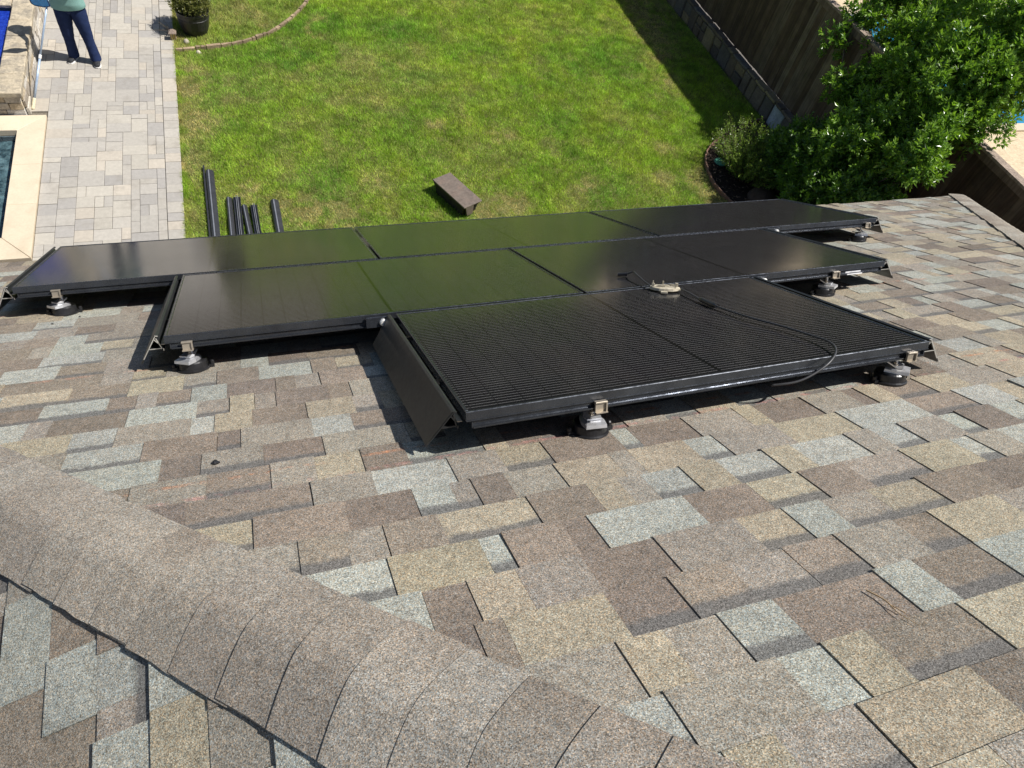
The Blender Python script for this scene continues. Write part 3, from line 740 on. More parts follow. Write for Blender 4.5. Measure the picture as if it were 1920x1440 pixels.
for hgt in (.125, .11, .12):
    y = 6.85
    while y < 13.9:
        d = random.uniform(.14, .34); tintbox('face_stone', -1.834, -1.805 + random.uniform(-.008, .01), y + .005, y + d - .005, z + .005, z + hgt - .004, .008, random.choice(scol), M['stone'], wall, .005); y += d
    x = -1.84
    while x > -3.6:
        d = random.uniform(.16, .34); tintbox('face_stone', x - d + .005, x - .005, 6.80 + random.uniform(-.008, .008), 6.858, z + .005, z + hgt - .004, .008, random.choice(scol), M['stone'], wall, .005); x -= d
    z += hgt
f = MB(); f.add([(-2.805, 7.10, .29), (-2.075, 7.10, .29), (-2.075, 9.26, .29), (-2.805, 9.26, .29)], [(0, 1, 2, 3)])
f.build('blue_tile_water', M['tilewater'], wall)

# ------------------------------------------------------------------ value noise for planting
class VN:
    def __init__(s, cell, seed): s.c = cell; s.g = np.random.default_rng(seed).random((400, 400))
    def __call__(s, x, y):
        u = np.asarray(x) / s.c + 100; v = np.asarray(y) / s.c + 100; i = np.floor(u).astype(int) % 399; j = np.floor(v).astype(int) % 399
        a = u - np.floor(u); b = v - np.floor(v); a = a * a * (3 - 2 * a); b = b * b * (3 - 2 * b); G = s.g
        return (G[i, j] * (1 - a) + G[i + 1, j] * a) * (1 - b) + (G[i, j + 1] * (1 - a) + G[i + 1, j + 1] * a) * b
n_a, n_b, n_c, n_d = VN(1.1, 1), VN(.34, 2), VN(.10, 3), VN(.22, 9)
bed_curve = catmull([(10.85, 6.28, 0), (10.33, 6.10, 0), (9.75, 5.83, 0), (9.27, 5.52, 0), (8.96, 5.18, 0), (8.80, 4.75, 0), (8.76, 4.35, 0), (8.85, 3.9, 0), (9.05, 3.3, 0), (9.2, 2.4, 0), (9.2, 1.0, 0), (9.2, -1.0, 0)], 8)
bc = np.array([(p.x, p.y) for p in bed_curve])
def in_bed(x, y):
    o = np.argsort(bc[:, 1]); xl = np.interp(y, bc[o, 1], bc[o, 0]); return (x > xl) & (y < 6.28)
DRY = [(5.35, 6.02, .22), (5.04, 4.25, .24), (4.55, 4.12, .30), (4.9, 4.3, .25), (1.6, 4.4, .35), (2.2, 4.3, .5), (1.1, 4.9, .22), (.45, 7.5, .25), (.55, 6.6, .3), (.4, 5.6, .2), (.5, 8.0, .2), (8.6, 4.0, .35), (8.5, 4.6, .22), (7.9, 4.7, .18), (9.85, 9.6, .55), (9.6, 8.6, .4), (10.1, 10.6, .7), (9.3, 7.6, .3), (8.3, 5.5, .2), (4.2, 6.4, .2), (6.4, 4.6, .25), (2.9, 5.0, .2), (2.55, 9.62, .07), (2.49, 9.45, .07), (2.50, 9.28, .07), (2.56, 9.12, .06), (2.66, 9.75, .07), (2.80, 9.82, .06)]
def grass_field(n, x0, x1, y0, y1, seed, hmin, hmax, wmul=1.0):
    r = np.random.default_rng(seed); x = r.uniform(x0, x1, n); y = r.uniform(y0, y1, n)
    keep = ~in_bed(x, y); x, y = x[keep], y[keep]
    dry = np.clip((n_b(x, y) - .58) * 1.5, 0, 1) * .6 + np.clip((n_c(x, y) - .66) * 2, 0, 1) * .35 + np.clip((n_a(x, y) - .6) * 1.0, 0, .22)
    dry += .35 * np.exp(-((x - .22) / .35) ** 2) * (n_d(x, y) > .4)
    for (cx_, cy_, cr) in DRY: dry += .85 * np.exp(-(((x - cx_) ** 2 + (y - cy_) ** 2) / cr ** 2)) * np.clip(n_c(x, y) * 1.6, .25, 1)
    ob = np.argsort(bc[:, 1]); dbed = np.interp(y, bc[ob, 1], bc[ob, 0]) - x
    dry += np.where((dbed < .35) & (y < 5.0), .45, 0) * n_c(x, y)
    inner = (y > np.interp(x, [.2, 1.09, 1.75, 2.2, 2.64], [8.62, 8.80, 9.18, 9.7, 10.5])) & (x < 2.7)
    dry += np.where(inner, .28, 0)
    dry = np.clip(dry, 0, 1)
    keep = r.random(len(x)) > dry * .35; x, y, dry, inner = x[keep], y[keep], dry[keep], inner[keep]; m = len(x)
    lush = np.clip(n_a(x + 31, y + 7) * .5 + n_b(x + 17, y) * .5, 0, 1)[:, None]
    ga = np.array([.120, .305, .024]); gb = np.array([.360, .475, .042]); dr = np.array([.50, .42, .18])
    c = ga * lush + gb * (1 - lush); k = np.clip(dry + r.normal(0, .16, m), 0, 1)[:, None]; c = c * (1 - k) + dr * k
    c *= r.uniform(.5, 1.5, (m, 1)) * (.70 + .60 * n_c(x + 5, y + 3))[:, None] * (.86 + .28 * n_d(x + 9, y))[:, None]; c[:, 0] *= r.uniform(.88, 1.14, m)
    h = r.uniform(hmin, hmax, m) * (1 - .45 * dry) * (1 + .35 * inner) * (.75 + .6 * n_d(x, y)); wd = r.uniform(.005, .010, m) * wmul
    th = r.uniform(0, 2 * np.pi, m); tilt = r.uniform(.15, 1.15, m); lx, ly = np.cos(th) * np.sin(tilt) * h, np.sin(th) * np.sin(tilt) * h; lz = np.cos(tilt) * h
    ph = th + np.pi / 2 + r.normal(0, .4, m); px, py = np.cos(ph) * wd / 2, np.sin(ph) * wd / 2
    V = np.empty((m, 3, 3)); z0 = -.021
    V[:, 0] = np.stack([x - px, y - py, np.full(m, z0)], 1); V[:, 1] = np.stack([x + px, y + py, np.full(m, z0)], 1); V[:, 2] = np.stack([x + lx, y + ly, z0 + lz], 1)
    T = np.repeat(np.concatenate([c, np.ones((m, 1))], 1)[:, None, :], 3, 1)
    return V.reshape(-1, 3), T.reshape(-1, 4)
def tri_mesh(name, V, T, mat, label=None, cat=None, kind=None, parent=None):
    n = len(V) // 3; me = bpy.data.meshes.new(name); pl = np.array(wloc(parent)) if parent else np.zeros(3)
    me.vertices.add(len(V)); me.vertices.foreach_set('co', (V - pl).astype(np.float32).ravel())
    me.loops.add(len(V)); me.loops.foreach_set('vertex_index', np.arange(len(V), dtype=np.int32))
    me.polygons.add(n); me.polygons.foreach_set('loop_start', np.arange(0, 3 * n, 3, dtype=np.int32))
    at = me.attributes.new('tint', 'FLOAT_COLOR', 'POINT'); at.data.foreach_set('color', T.astype(np.float32).ravel())
    me.materials.append(mat); me.update(calc_edges=True)
    o = bpy.data.objects.new(name, me); col.objects.link(o)
    if parent: o.parent = parent
    return tag(o, label, cat, None, kind)
A1 = grass_field(820000, LX0, LX1, 3.3, 11.6, 5, .035, .065)
A2 = grass_field(90000, 2.62, LX1, 11.6, 17.4, 6, .05, .08, 3.0)
A3 = grass_field(20000, LX0, 9.2, -.3, 3.3, 8, .04, .07, 2.0)
A4 = grass_field(11000, LX0 - .02, LX0 + .05, 3.3, 11.6, 12, .035, .075, 1.2)
tri_mesh('grass', np.concatenate([A1[0], A2[0], A3[0], A4[0]]), np.concatenate([A1[1], A2[1], A3[1], A4[1]]), M['grass'], 'short green lawn grass with dry yellow patches', 'grass', 'stuff')

# ------------------------------------------------------------------ mulch bed and edging
f = MB(); pts = [(p.x, p.y, -.012) for p in bed_curve] + [(10.85, -1.0, -.012)]
f.add(pts, [tuple(range(len(pts)))]); o = f.build('mulch_bed', M['mulch']); o['kind'] = 'structure'
ed = thing('bed_edging', 'curved rusty brown metal edging around the mulch bed', 'edging', (9.0, 4.8, 0))
f = MB(); prof = [(-.011, -.05), (.011, -.05), (.011, .052), (-.011, .052)]
rs = []
for i, p in enumerate(bed_curve):
    a = bed_curve[max(i - 1, 0)]; b = bed_curve[min(i + 1, len(bed_curve) - 1)]; d = (b - a).normalized(); nrm = Vector((-d.y, d.x, 0)); wob = .006 * math.sin(i * 1.7)
    rs.append([p + nrm * (q + wob) + Vector((0, 0, h + .004 * math.sin(i * .9))) for q, h in prof])
f.rings(rs); f.build('strip', M['edging'], ed)
f = MB()
for i in range(6, len(bed_curve) - 20, 12):
    p = bed_curve[i]; f.box(p.x + .013, p.x + .028, p.y - .012, p.y + .012, -.05, .045)
f.build('stake', M['edging'], ed)
V, T = [], []
r = np.random.default_rng(11); n = 9000; x = r.uniform(8.7, 10.85, n); y = r.uniform(1.5, 6.2, n); k = in_bed(x - .03, y); x, y = x[k], y[k]; m = len(x)
th = r.uniform(0, 6.28, m); l = r.uniform(.015, .05, m); wd = r.uniform(.006, .014, m); zz = -.011 + r.uniform(0, .022, m); tz = r.uniform(-.012, .016, m)
dx, dy = np.cos(th), np.sin(th)
q0 = np.stack([x - dx * l - dy * wd, y - dy * l + dx * wd, zz], 1); q1 = np.stack([x - dx * l + dy * wd, y - dy * l - dx * wd, zz], 1); q2 = np.stack([x + dx * l, y + dy * l, zz + tz + .004], 1)
V = np.stack([q0, q1, q2], 1).reshape(-1, 3); cc = np.where(r.random((m, 1)) < .12, np.array([[.22, .15, .10]]), np.array([[.035, .027, .022]])) * r.uniform(.5, 1.6, (m, 1))
T = np.repeat(np.concatenate([cc, np.ones((m, 1))], 1)[:, None], 3, 1).reshape(-1, 4)
tri_mesh('mulch_chips', V, T, M['chip'], 'dark wood mulch chips in the planting bed', 'mulch', 'stuff')
vb = thing('valve_box', 'faded green plastic irrigation valve lid in the mulch bed', 'valve box', (9.20, 5.02, 0))
f = MB(); f.lathe([(.115, -.03), (.115, .018), (.105, .026), (.0, .026)], (9.20, 5.02, 0), None, 20); f.build('lid', M['green_plastic'], vb)
f = MB(); f.box(9.15, 9.25, 5.012, 5.028, .026, .032); f.build('lid_handle', M['green_plastic'], vb)
f = MB(); f.lathe([(.118, -.03), (.135, -.03), (.135, .012), (.118, .012)], (9.20, 5.02, 0), None, 20); f.build('rim', M['dark_under'], vb)
def rock(name, lab, cx_, cy_, rx, ry, h, c):
    rs = []; n = 14
    for fz, fr_ in ((-.1, 1), (.25, .97), (.6, .8), (.88, .5), (1, .2)):
        rs.append([(cx_ + rx * fr_ * random.uniform(.9, 1.08) * math.cos(2 * math.pi * i / n), cy_ + ry * fr_ * random.uniform(.9, 1.08) * math.sin(2 * math.pi * i / n), h * fz * random.uniform(.95, 1.05) - .01) for i in range(n)])
    f = MB(); f.rings(rs); o = obj(name, f.V, f.F, M['stone'], None, 'c', {'tint': ('FLOAT_COLOR', [(*c, 1)] * len(f.V))}, smooth=True); tag(o, lab, 'rock')
rock('boulder', 'low rounded brown boulder in the mulch bed by the house', 9.55, 4.02, .30, .24, .17, (.10, .072, .055))

# ------------------------------------------------------------------ stone wall with cedar fence
fw = thing('retaining_wall', 'low mixed stone retaining wall under the brown fence', 'stone wall', (11.0, 7, 0))
f = MB(); f.box(10.915, 11.16, -3, 14, -.05, .395); f.build('mortar_core', mottled('mortar', (.12, .11, .10), (.17, .155, .14), 20, .95), fw)
rcol = [(.17, .14, .10), (.23, .185, .11), (.12, .11, .10), (.12, .10, .08), (.11, .09, .072), (.15, .125, .10), (.34, .38, .42), (.14, .11, .08), (.10, .085, .07), (.18, .14, .09)]
def poly_stone(P, x0, x1, colr, parent, axis='x'):
    c = np.mean(np.array(P), axis=0); n = len(P)
    inn = [tuple(np.array(p) + (c - np.array(p)) * .10) for p in P]
    mk = (lambda p, d: (d, p[0], p[1])) if axis == 'x' else (lambda p, d: (p[0], p[1], d))
    f = MB(); f.rings([[mk(p, x0) for p in P], [mk(p, x0 + (x1 - x0) * .6) for p in P], [mk(p, x1) for p in inn]])
    obj('stone', f.V, f.F, M['stone'], parent, 'c', {'tint': ('FLOAT_COLOR', [(*colr, 1)] * len(f.V))})
y = 1.0
while y < 12.2:                            # face: one or two stones per column, leaning joints
    d = random.uniform(.20, .42); split = random.random() < .6; j = lambda: random.uniform(-.02, .02)
    lo_, hi_ = -.03, .375; md = random.uniform(.13, .22)
    def st(z0, z1):
        P = [(y + .014 + j(), z0 + .008), (y + d - .014 + j(), z0 + .008 + j() * .4), (y + d - .010 + j(), z1 - .012 + j() * .6), (y + d * .5 + j(), z1 - .004), (y + .012 + j(), z1 - .014 + j() * .6)]
        poly_stone(P, 10.92, 10.885 + random.uniform(-.025, .01), random.choice(rcol), fw)
    if split: st(lo_, md); st(md + .012, hi_)
    else: st(lo_, hi_)
    y += d
y = 1.0
while y < 12.2:                            # flat stones along the top
    d = random.uniform(.22, .42); j = lambda: random.uniform(-.014, .014)
    P = [(10.872 + j(), y + .010), (11.022, y + .012 + j()), (11.022, y + d - .012 + j()), (10.872 + j(), y + d - .010), (10.862 + j(), y + d * .5)]
    poly_stone(P, .39, .425 + random.uniform(0, .018), random.choice(rcol), fw, 'z'); y += d

fence = thing('cedar_fence', 'dark brown cedar board fence with cap rail standing on the stone wall', 'fence', (11.06, 6, .4))
def tb(name, x0, x1, y0, y1, z0, z1, c, parent, jit=0):
    f = MB(); f.box(x0, x1, y0, y1, z0, z1); V = np.array(f.V)
    if jit: V[4:, 1] += random.uniform(-jit, jit); V[:, 0] += random.uniform(-jit, jit) * .6
    return obj(name, V, f.F, M['wood'], parent, 'c', {'tint': ('FLOAT_COLOR', [(*c, 1)] * len(V))})
bcol = [(.080, .054, .039), (.10, .072, .053), (.066, .045, .034), (.125, .095, .072), (.085, .058, .042), (.155, .122, .094), (.072, .051, .039)]
y = -1.5
while y < 13.5:
    wd = random.uniform(.132, .146); c = np.array(random.choice(bcol)) * random.uniform(.85, 1.15)
    tb('fence_board', 11.035, 11.053, y + .0006, y + wd - .0006, .43 + random.uniform(-.008, .012), 2.262 + random.uniform(-.006, .004), c, fence, .0012); y += wd
for z in (.62, 1.35, 2.08): tb('rail', 11.060, 11.098, -1.5, 13.5, z, z + .085, (.14, .10, .075), fence)
for yy in np.arange(-1.4, 13.6, 2.4): tb('post', 11.100, 11.19, yy, yy + .09, -.05, 2.25, (.14, .10, .075), fence)
for k in range(6): tb('cap_board', 11.00, 11.145, -1.5 + k * 2.5 + .002, 1.0 + k * 2.5 - .002, 2.268, 2.306, np.array((.26, .205, .165)) * random.uniform(.9, 1.1), fence)
tb('trim_board', 11.013, 11.032, -1.5, 13.5, 2.16, 2.262, (.15, .11, .085), fence)

# neighbour's yard
sheet('neighbour_deck', [(11.25, 15.0, -6, 16), (15.0, 45, -6, 5.9), (15.0, 45, 10.6, 16), (22.5, 45, 5.9, 10.6)], -.03, M['deck'])
npool = thing('neighbour_pool', "blue swimming pool in the neighbour's yard behind the tree", 'swimming pool', (18.7, 8.2, -.06))
f = MB(); f.add([(15, 5.9, -.055), (22.5, 5.9, -.055), (22.5, 10.6, -.055), (15, 10.6, -.055)], [(0, 1, 2, 3)]); f.build('water', M['poolwater'], npool)
for (a, b, c, d) in ((14.75, 15.0, 5.65, 10.85), (22.5, 22.75, 5.65, 10.85), (15.0, 22.5, 5.65, 5.9), (15.0, 22.5, 10.6, 10.85)):
    tintbox('coping_stone', a + .002, b - .002, c, d, -.05, .02, .008, (.56, .47, .34), M['coping'], npool)

# ------------------------------------------------------------------ plants
def leaves(P, D, ln, wd, colr, r, fold=.35):
    """folded leaves at points P along directions D -> triangle soup"""
    m = len(P); D = D / np.linalg.norm(D, axis=1, keepdims=True)
    up = r.normal(0, .5, (m, 3)) + np.array([0, 0, 1.0]); S = np.cross(D, up); S /= np.linalg.norm(S, axis=1, keepdims=True) + 1e-9; Nn = np.cross(S, D)
    ln, wd = np.asarray(ln)[:, None], np.asarray(wd)[:, None]
    mid = P + D * ln * .5 - Nn * wd * fold * .5; tip = P + D * ln - Nn * ln * .12
    a = P + D * ln * .45 + S * wd * .5 + Nn * wd * fold * .5; b = P + D * ln * .45 - S * wd * .5 + Nn * wd * fold * .5
    V = np.stack([P, a, tip, P, tip, b], 1).reshape(-1, 3)
    T = np.repeat(np.concatenate([colr, np.ones((m, 1))], 1)[:, None], 6, 1).reshape(-1, 4)
    return V, T
def crown_points(lobes, n, r, shell=.35):
    L_ = np.array(lobes, float); wv = (L_[:, 3] ** 2); k = r.choice(len(L_), n, p=wv / wv.sum())
    d = r.normal(0, 1, (n, 3)); d /= np.linalg.norm(d, axis=1, keepdims=True)
    bumpy = 1 + .16 * np.sin(d[:, 0] * 7 + k * 2.3) * np.cos(d[:, 1] * 6 + k) + .10 * np.sin(d[:, 2] * 9 + k * 1.1)
    rad = (1 - shell * r.random(n) ** 1.6) * bumpy
    return L_[k, :3] + d * (L_[k, 3] * rad)[:, None], d, rad
def foliage(name, parent, lobes, nros, nleaf, ln, wd, cols, seed, shell=.45, upb=.6, spread=1.0):
    r = np.random.default_rng(seed); P, d, rad = crown_points(lobes, nros, r, shell)
    ax = d * .75 + np.array([0, 0, upb]) + r.normal(0, .35, d.shape); ax /= np.linalg.norm(ax, axis=1, keepdims=True)
    PP = np.repeat(P, nleaf, 0); AA = np.repeat(ax, nleaf, 0); m = len(PP)
    rd = r.normal(0, 1, (m, 3)); rd -= AA * (rd * AA).sum(1, keepdims=True); rd /= np.linalg.norm(rd, axis=1, keepdims=True)
    t = np.tile(np.linspace(0, 1, nleaf), nros)[:, None]
    DD = AA * (.15 + .9 * t) + rd * (1.0 - .55 * t) * spread
    PP = PP + AA * (t - .5) * ln * 1.1
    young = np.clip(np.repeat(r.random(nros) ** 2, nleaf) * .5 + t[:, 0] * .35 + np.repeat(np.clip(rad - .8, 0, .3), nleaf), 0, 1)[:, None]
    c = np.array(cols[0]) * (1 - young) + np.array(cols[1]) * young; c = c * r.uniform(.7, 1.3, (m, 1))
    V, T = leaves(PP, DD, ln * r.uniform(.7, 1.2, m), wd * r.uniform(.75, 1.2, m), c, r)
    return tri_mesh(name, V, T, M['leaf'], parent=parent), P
def stems(parent, base, targets, r0, name='trunk', n=1, rtip=.006):
    f = MB()
    for tg in targets:
        b = Vector(base) + Vector((random.uniform(-.06, .06), random.uniform(-.06, .06), 0)); e = Vector(tg); mid = b.lerp(e, .5) + Vector((random.uniform(-.15, .15), random.uniform(-.15, .15), .15))
        pts = catmull([b - Vector((0, 0, .08)), b.lerp(mid, .5), mid, e], 4); k = len(pts); f.tube(pts, [r0 * (1 - i / k) + rtip for i in range(k)], 7)
    return f.build(name, M['bark'], parent, smooth=True)

TB = (10.5, 3.25, 0)
tree = thing('broadleaf_tree', 'glossy green broadleaf tree with a full crown overhanging the fence', 'tree', TB)
def clumps(lb, n, seed, r0, r1):
    r = np.random.default_rng(seed); P, d, rad = crown_points(lb, n, r, .55); return [(*p, q) for p, q in zip(P, r.uniform(r0, r1, n))]
lobes = [(11.3, 3.7, 2.2, .85), (11.4, 4.7, 1.95, .60), (11.5, 3.6, 2.9, .75), (11.1, 3.0, 2.5, .68), (11.65, 4.7, 2.45, .55), (11.7, 2.95, 3.15, .66), (12.4, 4.6, 2.95, .65), (11.4, 2.65, 2.9, .50), (12.0, 5.25, 2.15, .5),
         (12.2, 3.55, 3.3, .75), (12.3, 4.9, 2.7, .55), (12.0, 5.3, 2.7, .5), (12.5, 4.2, 3.4, .65), (12.05, 5.55, 2.6, .5), (11.3, 5.45, 2.35, .36), (11.0, 5.6, 2.15, .30), (12.3, 6.0, 2.6, .5), (11.7, 6.1, 2.5, .4), (12.3, 2.9, 3.6, .6), (12.1, 2.55, 3.2, .42), (12.8, 5.6, 2.9, .6),
         (10.0, 2.6, 2.0, .45), (10.2, 3.3, 1.75, .60), (10.1, 3.05, 1.5, .6), (9.9, 2.4, 1.65, .42), (9.95, 3.1, 1.0, .62), (10.15, 2.25, 2.2, .36), (10.45, 2.9, 2.1, .55), (10.4, 3.5, 1.5, .5), (10.7, 3.5, 2.15, .6), (10.85, 4.15, 1.75, .5), (10.75, 2.9, 2.5, .55), (10.95, 4.0, 2.3, .5), (10.8, 2.5, 2.7, .42), (10.95, 4.7, 1.7, .40)]
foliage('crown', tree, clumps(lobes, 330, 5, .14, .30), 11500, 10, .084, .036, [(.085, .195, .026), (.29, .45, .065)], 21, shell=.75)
stems(tree, TB, [l[:3] for l in lobes], .04)
for args in (('leafy_shrub', 'dense dark green shrub under the tree beside the fence', (10.0, 4.15, 0), [(10.0, 4.1, .75, .62), (10.35, 4.55, .65, .42), (9.9, 3.5, .9, .6), (10.45, 3.8, 1.0, .5), (9.9, 4.55, .5, .42)], 2600, .075, .032, [(.06, .14, .02), (.14, .25, .038)], 31),
             ('leafy_shrub', 'dark green shrub between the mulch bed and the house eave', (9.6, 2.8, 0), [(9.55, 2.9, .8, .6), (9.75, 3.3, .55, .5), (9.6, 2.3, 1.1, .55), (9.9, 2.1, .8, .6)], 2200, .075, .032, [(.06, .14, .02), (.14, .25, .038)], 32)):
    nm, lab, bs, lb, nr, ln, wd, cs, sd_ = args
    sh = thing(nm, lab, 'shrub', bs); foliage('foliage', sh, lb, nr, 8, ln, wd, cs, sd_, shell=.6); stems(sh, bs, [l[:3] for l in lb], .02, 'stem')
# upright light green shrub at the tip of the bed
sh = thing('upright_shrub', 'light green twiggy shrub with upright shoots in the mulch bed', 'shrub', (9.55, 4.75, 0))
r = np.random.default_rng(44); f = MB(); VV, TT = [], []
for i in range(430):
    a = r.uniform(0, 6.28); rr = .60 * math.sqrt(r.random()); b = Vector((9.62 + rr * .55 * math.cos(a), 4.72 + rr * .55 * math.sin(a), -.03)); h = r.uniform(.45, .92) * (1 - .35 * rr)
    e = b + Vector((.85 * rr * math.cos(a) + r.normal(0, .05), .85 * rr * math.sin(a) + r.normal(0, .05), h)); f.tube([b, b.lerp(e, .5) + Vector((0, 0, .04)), e], [.004, .003, .0015], 4)
    nl = 46; t = r.uniform(.25, 1, nl); P = np.array(b) * (1 - t[:, None]) + np.array(e) * t[:, None] + r.normal(0, .012, (nl, 3))
    D = np.array((e - b).normalized()) * .6 + r.normal(0, .55, (nl, 3)); yg = np.clip(t - .35, 0, 1)[:, None]
    c = (np.array([.09, .17, .026]) * (1 - yg) + np.array([.34, .46, .08]) * yg) * r.uniform(.7, 1.3, (nl, 1))
    v, tt = leaves(P, D, r.uniform(.025, .045, nl), r.uniform(.010, .016, nl), c, r); VV.append(v); TT.append(tt)
tri_mesh('foliage', np.concatenate(VV), np.concatenate(TT), M['leaf'], parent=sh); f.build('stem', M['bark'], sh)

# dark belt of trees closing the far end of the yard (mirrored in the glass)
r = np.random.default_rng(51); lb = [(x, 19.5 + r.uniform(-.8, 1.2), r.uniform(.8, 4.6), r.uniform(1.5, 2.3)) for x in np.arange(-1, 36, .9)]
P, d, rad = crown_points(lb, 26000, r, .5); c = np.array([.018, .036, .012]) * r.uniform(.6, 1.5, (26000, 1))
V, T = leaves(P, d + r.normal(0, .8, d.shape), r.uniform(.25, .5, 26000), r.uniform(.18, .3, 26000), c, r)
tri_mesh('far_trees', V, T, M['leaf'], 'dark belt of trees beyond the far end of the lawn', 'trees', 'stuff')

# ------------------------------------------------------------------ potted shrub, lantern, bed border
pc = (.565, 9.27)
pot = thing('potted_shrub', 'clipped yellow-green shrub in a black glazed pot at the patio edge', 'potted plant', (*pc, 0))
f = MB(); f.lathe([(.185, -.02), (.20, .0), (.235, .10), (.258, .24), (.262, .33), (.272, .345), (.272, .375), (.252, .378), (.245, .33)], (*pc, 0), None, 28); f.build('pot', M['pot'], pot, smooth=False)
f = MB()
for z in (.09, .15, .21, .27): f.lathe([(.200 + .26 * z * .75, z - .008), (.214 + .26 * z * .72, z), (.200 + .26 * z * .75, z + .008)], (*pc, 0), None, 28)
f.build('pot_band', M['pot'], pot)
f = MB(); f.lathe([(.24, .30), (.12, .325), (.0, .33)], (*pc, 0), None, 20); f.build('potting_soil', M['mulch'], pot)
foliage('foliage', pot, [(.56, 9.30, .60, .25), (.44, 9.28, .56, .17), (.70, 9.33, .56, .17), (.60, 9.42, .66, .19), (.50, 9.46, .62, .18), (.64, 9.15, .50, .17), (.48, 9.15, .49, .17), (.36, 9.25, .50, .15), (.76, 9.25, .50, .14)], 3600, 7, .026, .012, [(.07, .095, .025), (.30, .29, .085)], 61, shell=.7)
stems(pot, (pc[0], pc[1], .33), [(.56, 9.30, .62), (.46, 9.3, .58), (.68, 9.34, .6)], .012, 'stem')
lan = thing('garden_lantern', 'small bronze path lantern with amber panes at the patio edge', 'lantern', (.20, 8.98, 0))
lx, ly = .20, 8.98
f = MB(); f.box(lx - .05, lx + .05, ly - .045, ly + .045, -.02, .018); f.build('base', M['bronze'], lan)
f = MB(); f.box(lx - .036, lx + .036, ly - .034, ly + .034, .019, .115); f.build('lamp_glass', M['amber'], lan)
for (a, b) in ((-1, -1), (1, -1), (-1, 1), (1, 1), (0, -1), (0, 1)):
    f = MB(); f.box(lx + a * .040 - .005, lx + a * .040 + .005, ly + b * .038 - .005, ly + b * .038 + .005, .018, .118); f.build('bar', M['bronze'], lan)
f = MB(); f.rings([[(lx + a * .065, ly + b * .062, .119) for a, b in ((-1, -1), (1, -1), (1, 1), (-1, 1))], [(lx + a * .062, ly + b * .058, .130) for a, b in ((-1, -1), (1, -1), (1, 1), (-1, 1))], [(lx + a * .02, ly + b * .02, .170) for a, b in ((-1, -1), (1, -1), (1, 1), (-1, 1))]]); f.build('roof_cap', M['bronze'], lan)
# thin dry sprig beside the lantern
sp = thing('dry_sprig', 'thin grey dry sprig reaching over the pavers beside the lantern', 'plant', (.19, 9.12, 0)); f = MB(); r = np.random.default_rng(3); VV, TT = [], []
for i in range(34):
    a = r.uniform(1.9, 4.4); e = Vector((.19 + r.uniform(.06, .26) * math.cos(a), 9.12 + r.uniform(.05, .2) * math.sin(a), r.uniform(.06, .25))); b = Vector((.205, 9.12, -.02)); f.tube([b, b.lerp(e, .6) + Vector((0, 0, .03)), e], [.002, .0015, .001], 4)
    P = np.array(e) + r.normal(0, .015, (5, 3)); v, tt = leaves(P, r.normal(0, 1, (5, 3)), [.016] * 5, [.009] * 5, np.array([[.10, .11, .09]]) * r.uniform(.6, 1.3, (5, 1)), r); VV.append(v); TT.append(tt)
f.build('stem', M['bark'], sp); tri_mesh('foliage', np.concatenate(VV), np.concatenate(TT), M['leaf'], parent=sp)
rock('pebble', 'small pale stone at the foot of the black pot', .40, 8.90, .05, .055, .06, (.40, .36, .28))
rock('white_pebble', 'small cream stone lying on the grass against the bed border', .58, 8.56, .045, .03, .05, (.58, .52, .40))
bb = thing('bed_border', 'curved border of weathered wooden blocks around the planted corner', 'edging', (1.4, 9.0, 0))
path = catmull([(.22, 8.62, 0), (.62, 8.68, 0), (1.09, 8.80, 0), (1.45, 8.98, 0), (1.78, 9.20, 0), (2.15, 9.62, 0), (2.46, 10.1, 0), (2.68, 10.6, 0), (2.78, 11.2, 0)], 10)
i = 0
while i + 2 < len(path):
    st = random.choice([2, 3, 4, 5]); j = min(i + st, len(path) - 1); a, b = path[i], path[j]; d = (b - a); l = d.length; d.normalize(); nrm = Vector((-d.y, d.x, 0)); wv = random.uniform(.020, .028); hz_ = .045 + random.uniform(-.012, .012)
    A_, B_ = a + d * .008, b - d * .008
    V = [A_ - nrm * wv, B_ - nrm * wv, B_ + nrm * wv, A_ + nrm * wv]; V = [v + Vector((0, 0, -.03)) for v in V] + [v + Vector((0, 0, hz_ + random.uniform(-.006, .006))) for v in V]
    c = np.array((.27, .20, .13)) * random.uniform(.75, 1.3); obj('border_block', [tuple(v) for v in V], BOXF, M['stone'], bb, 'c', {'tint': ('FLOAT_COLOR', [(*c, 1)] * 8)}); i = j

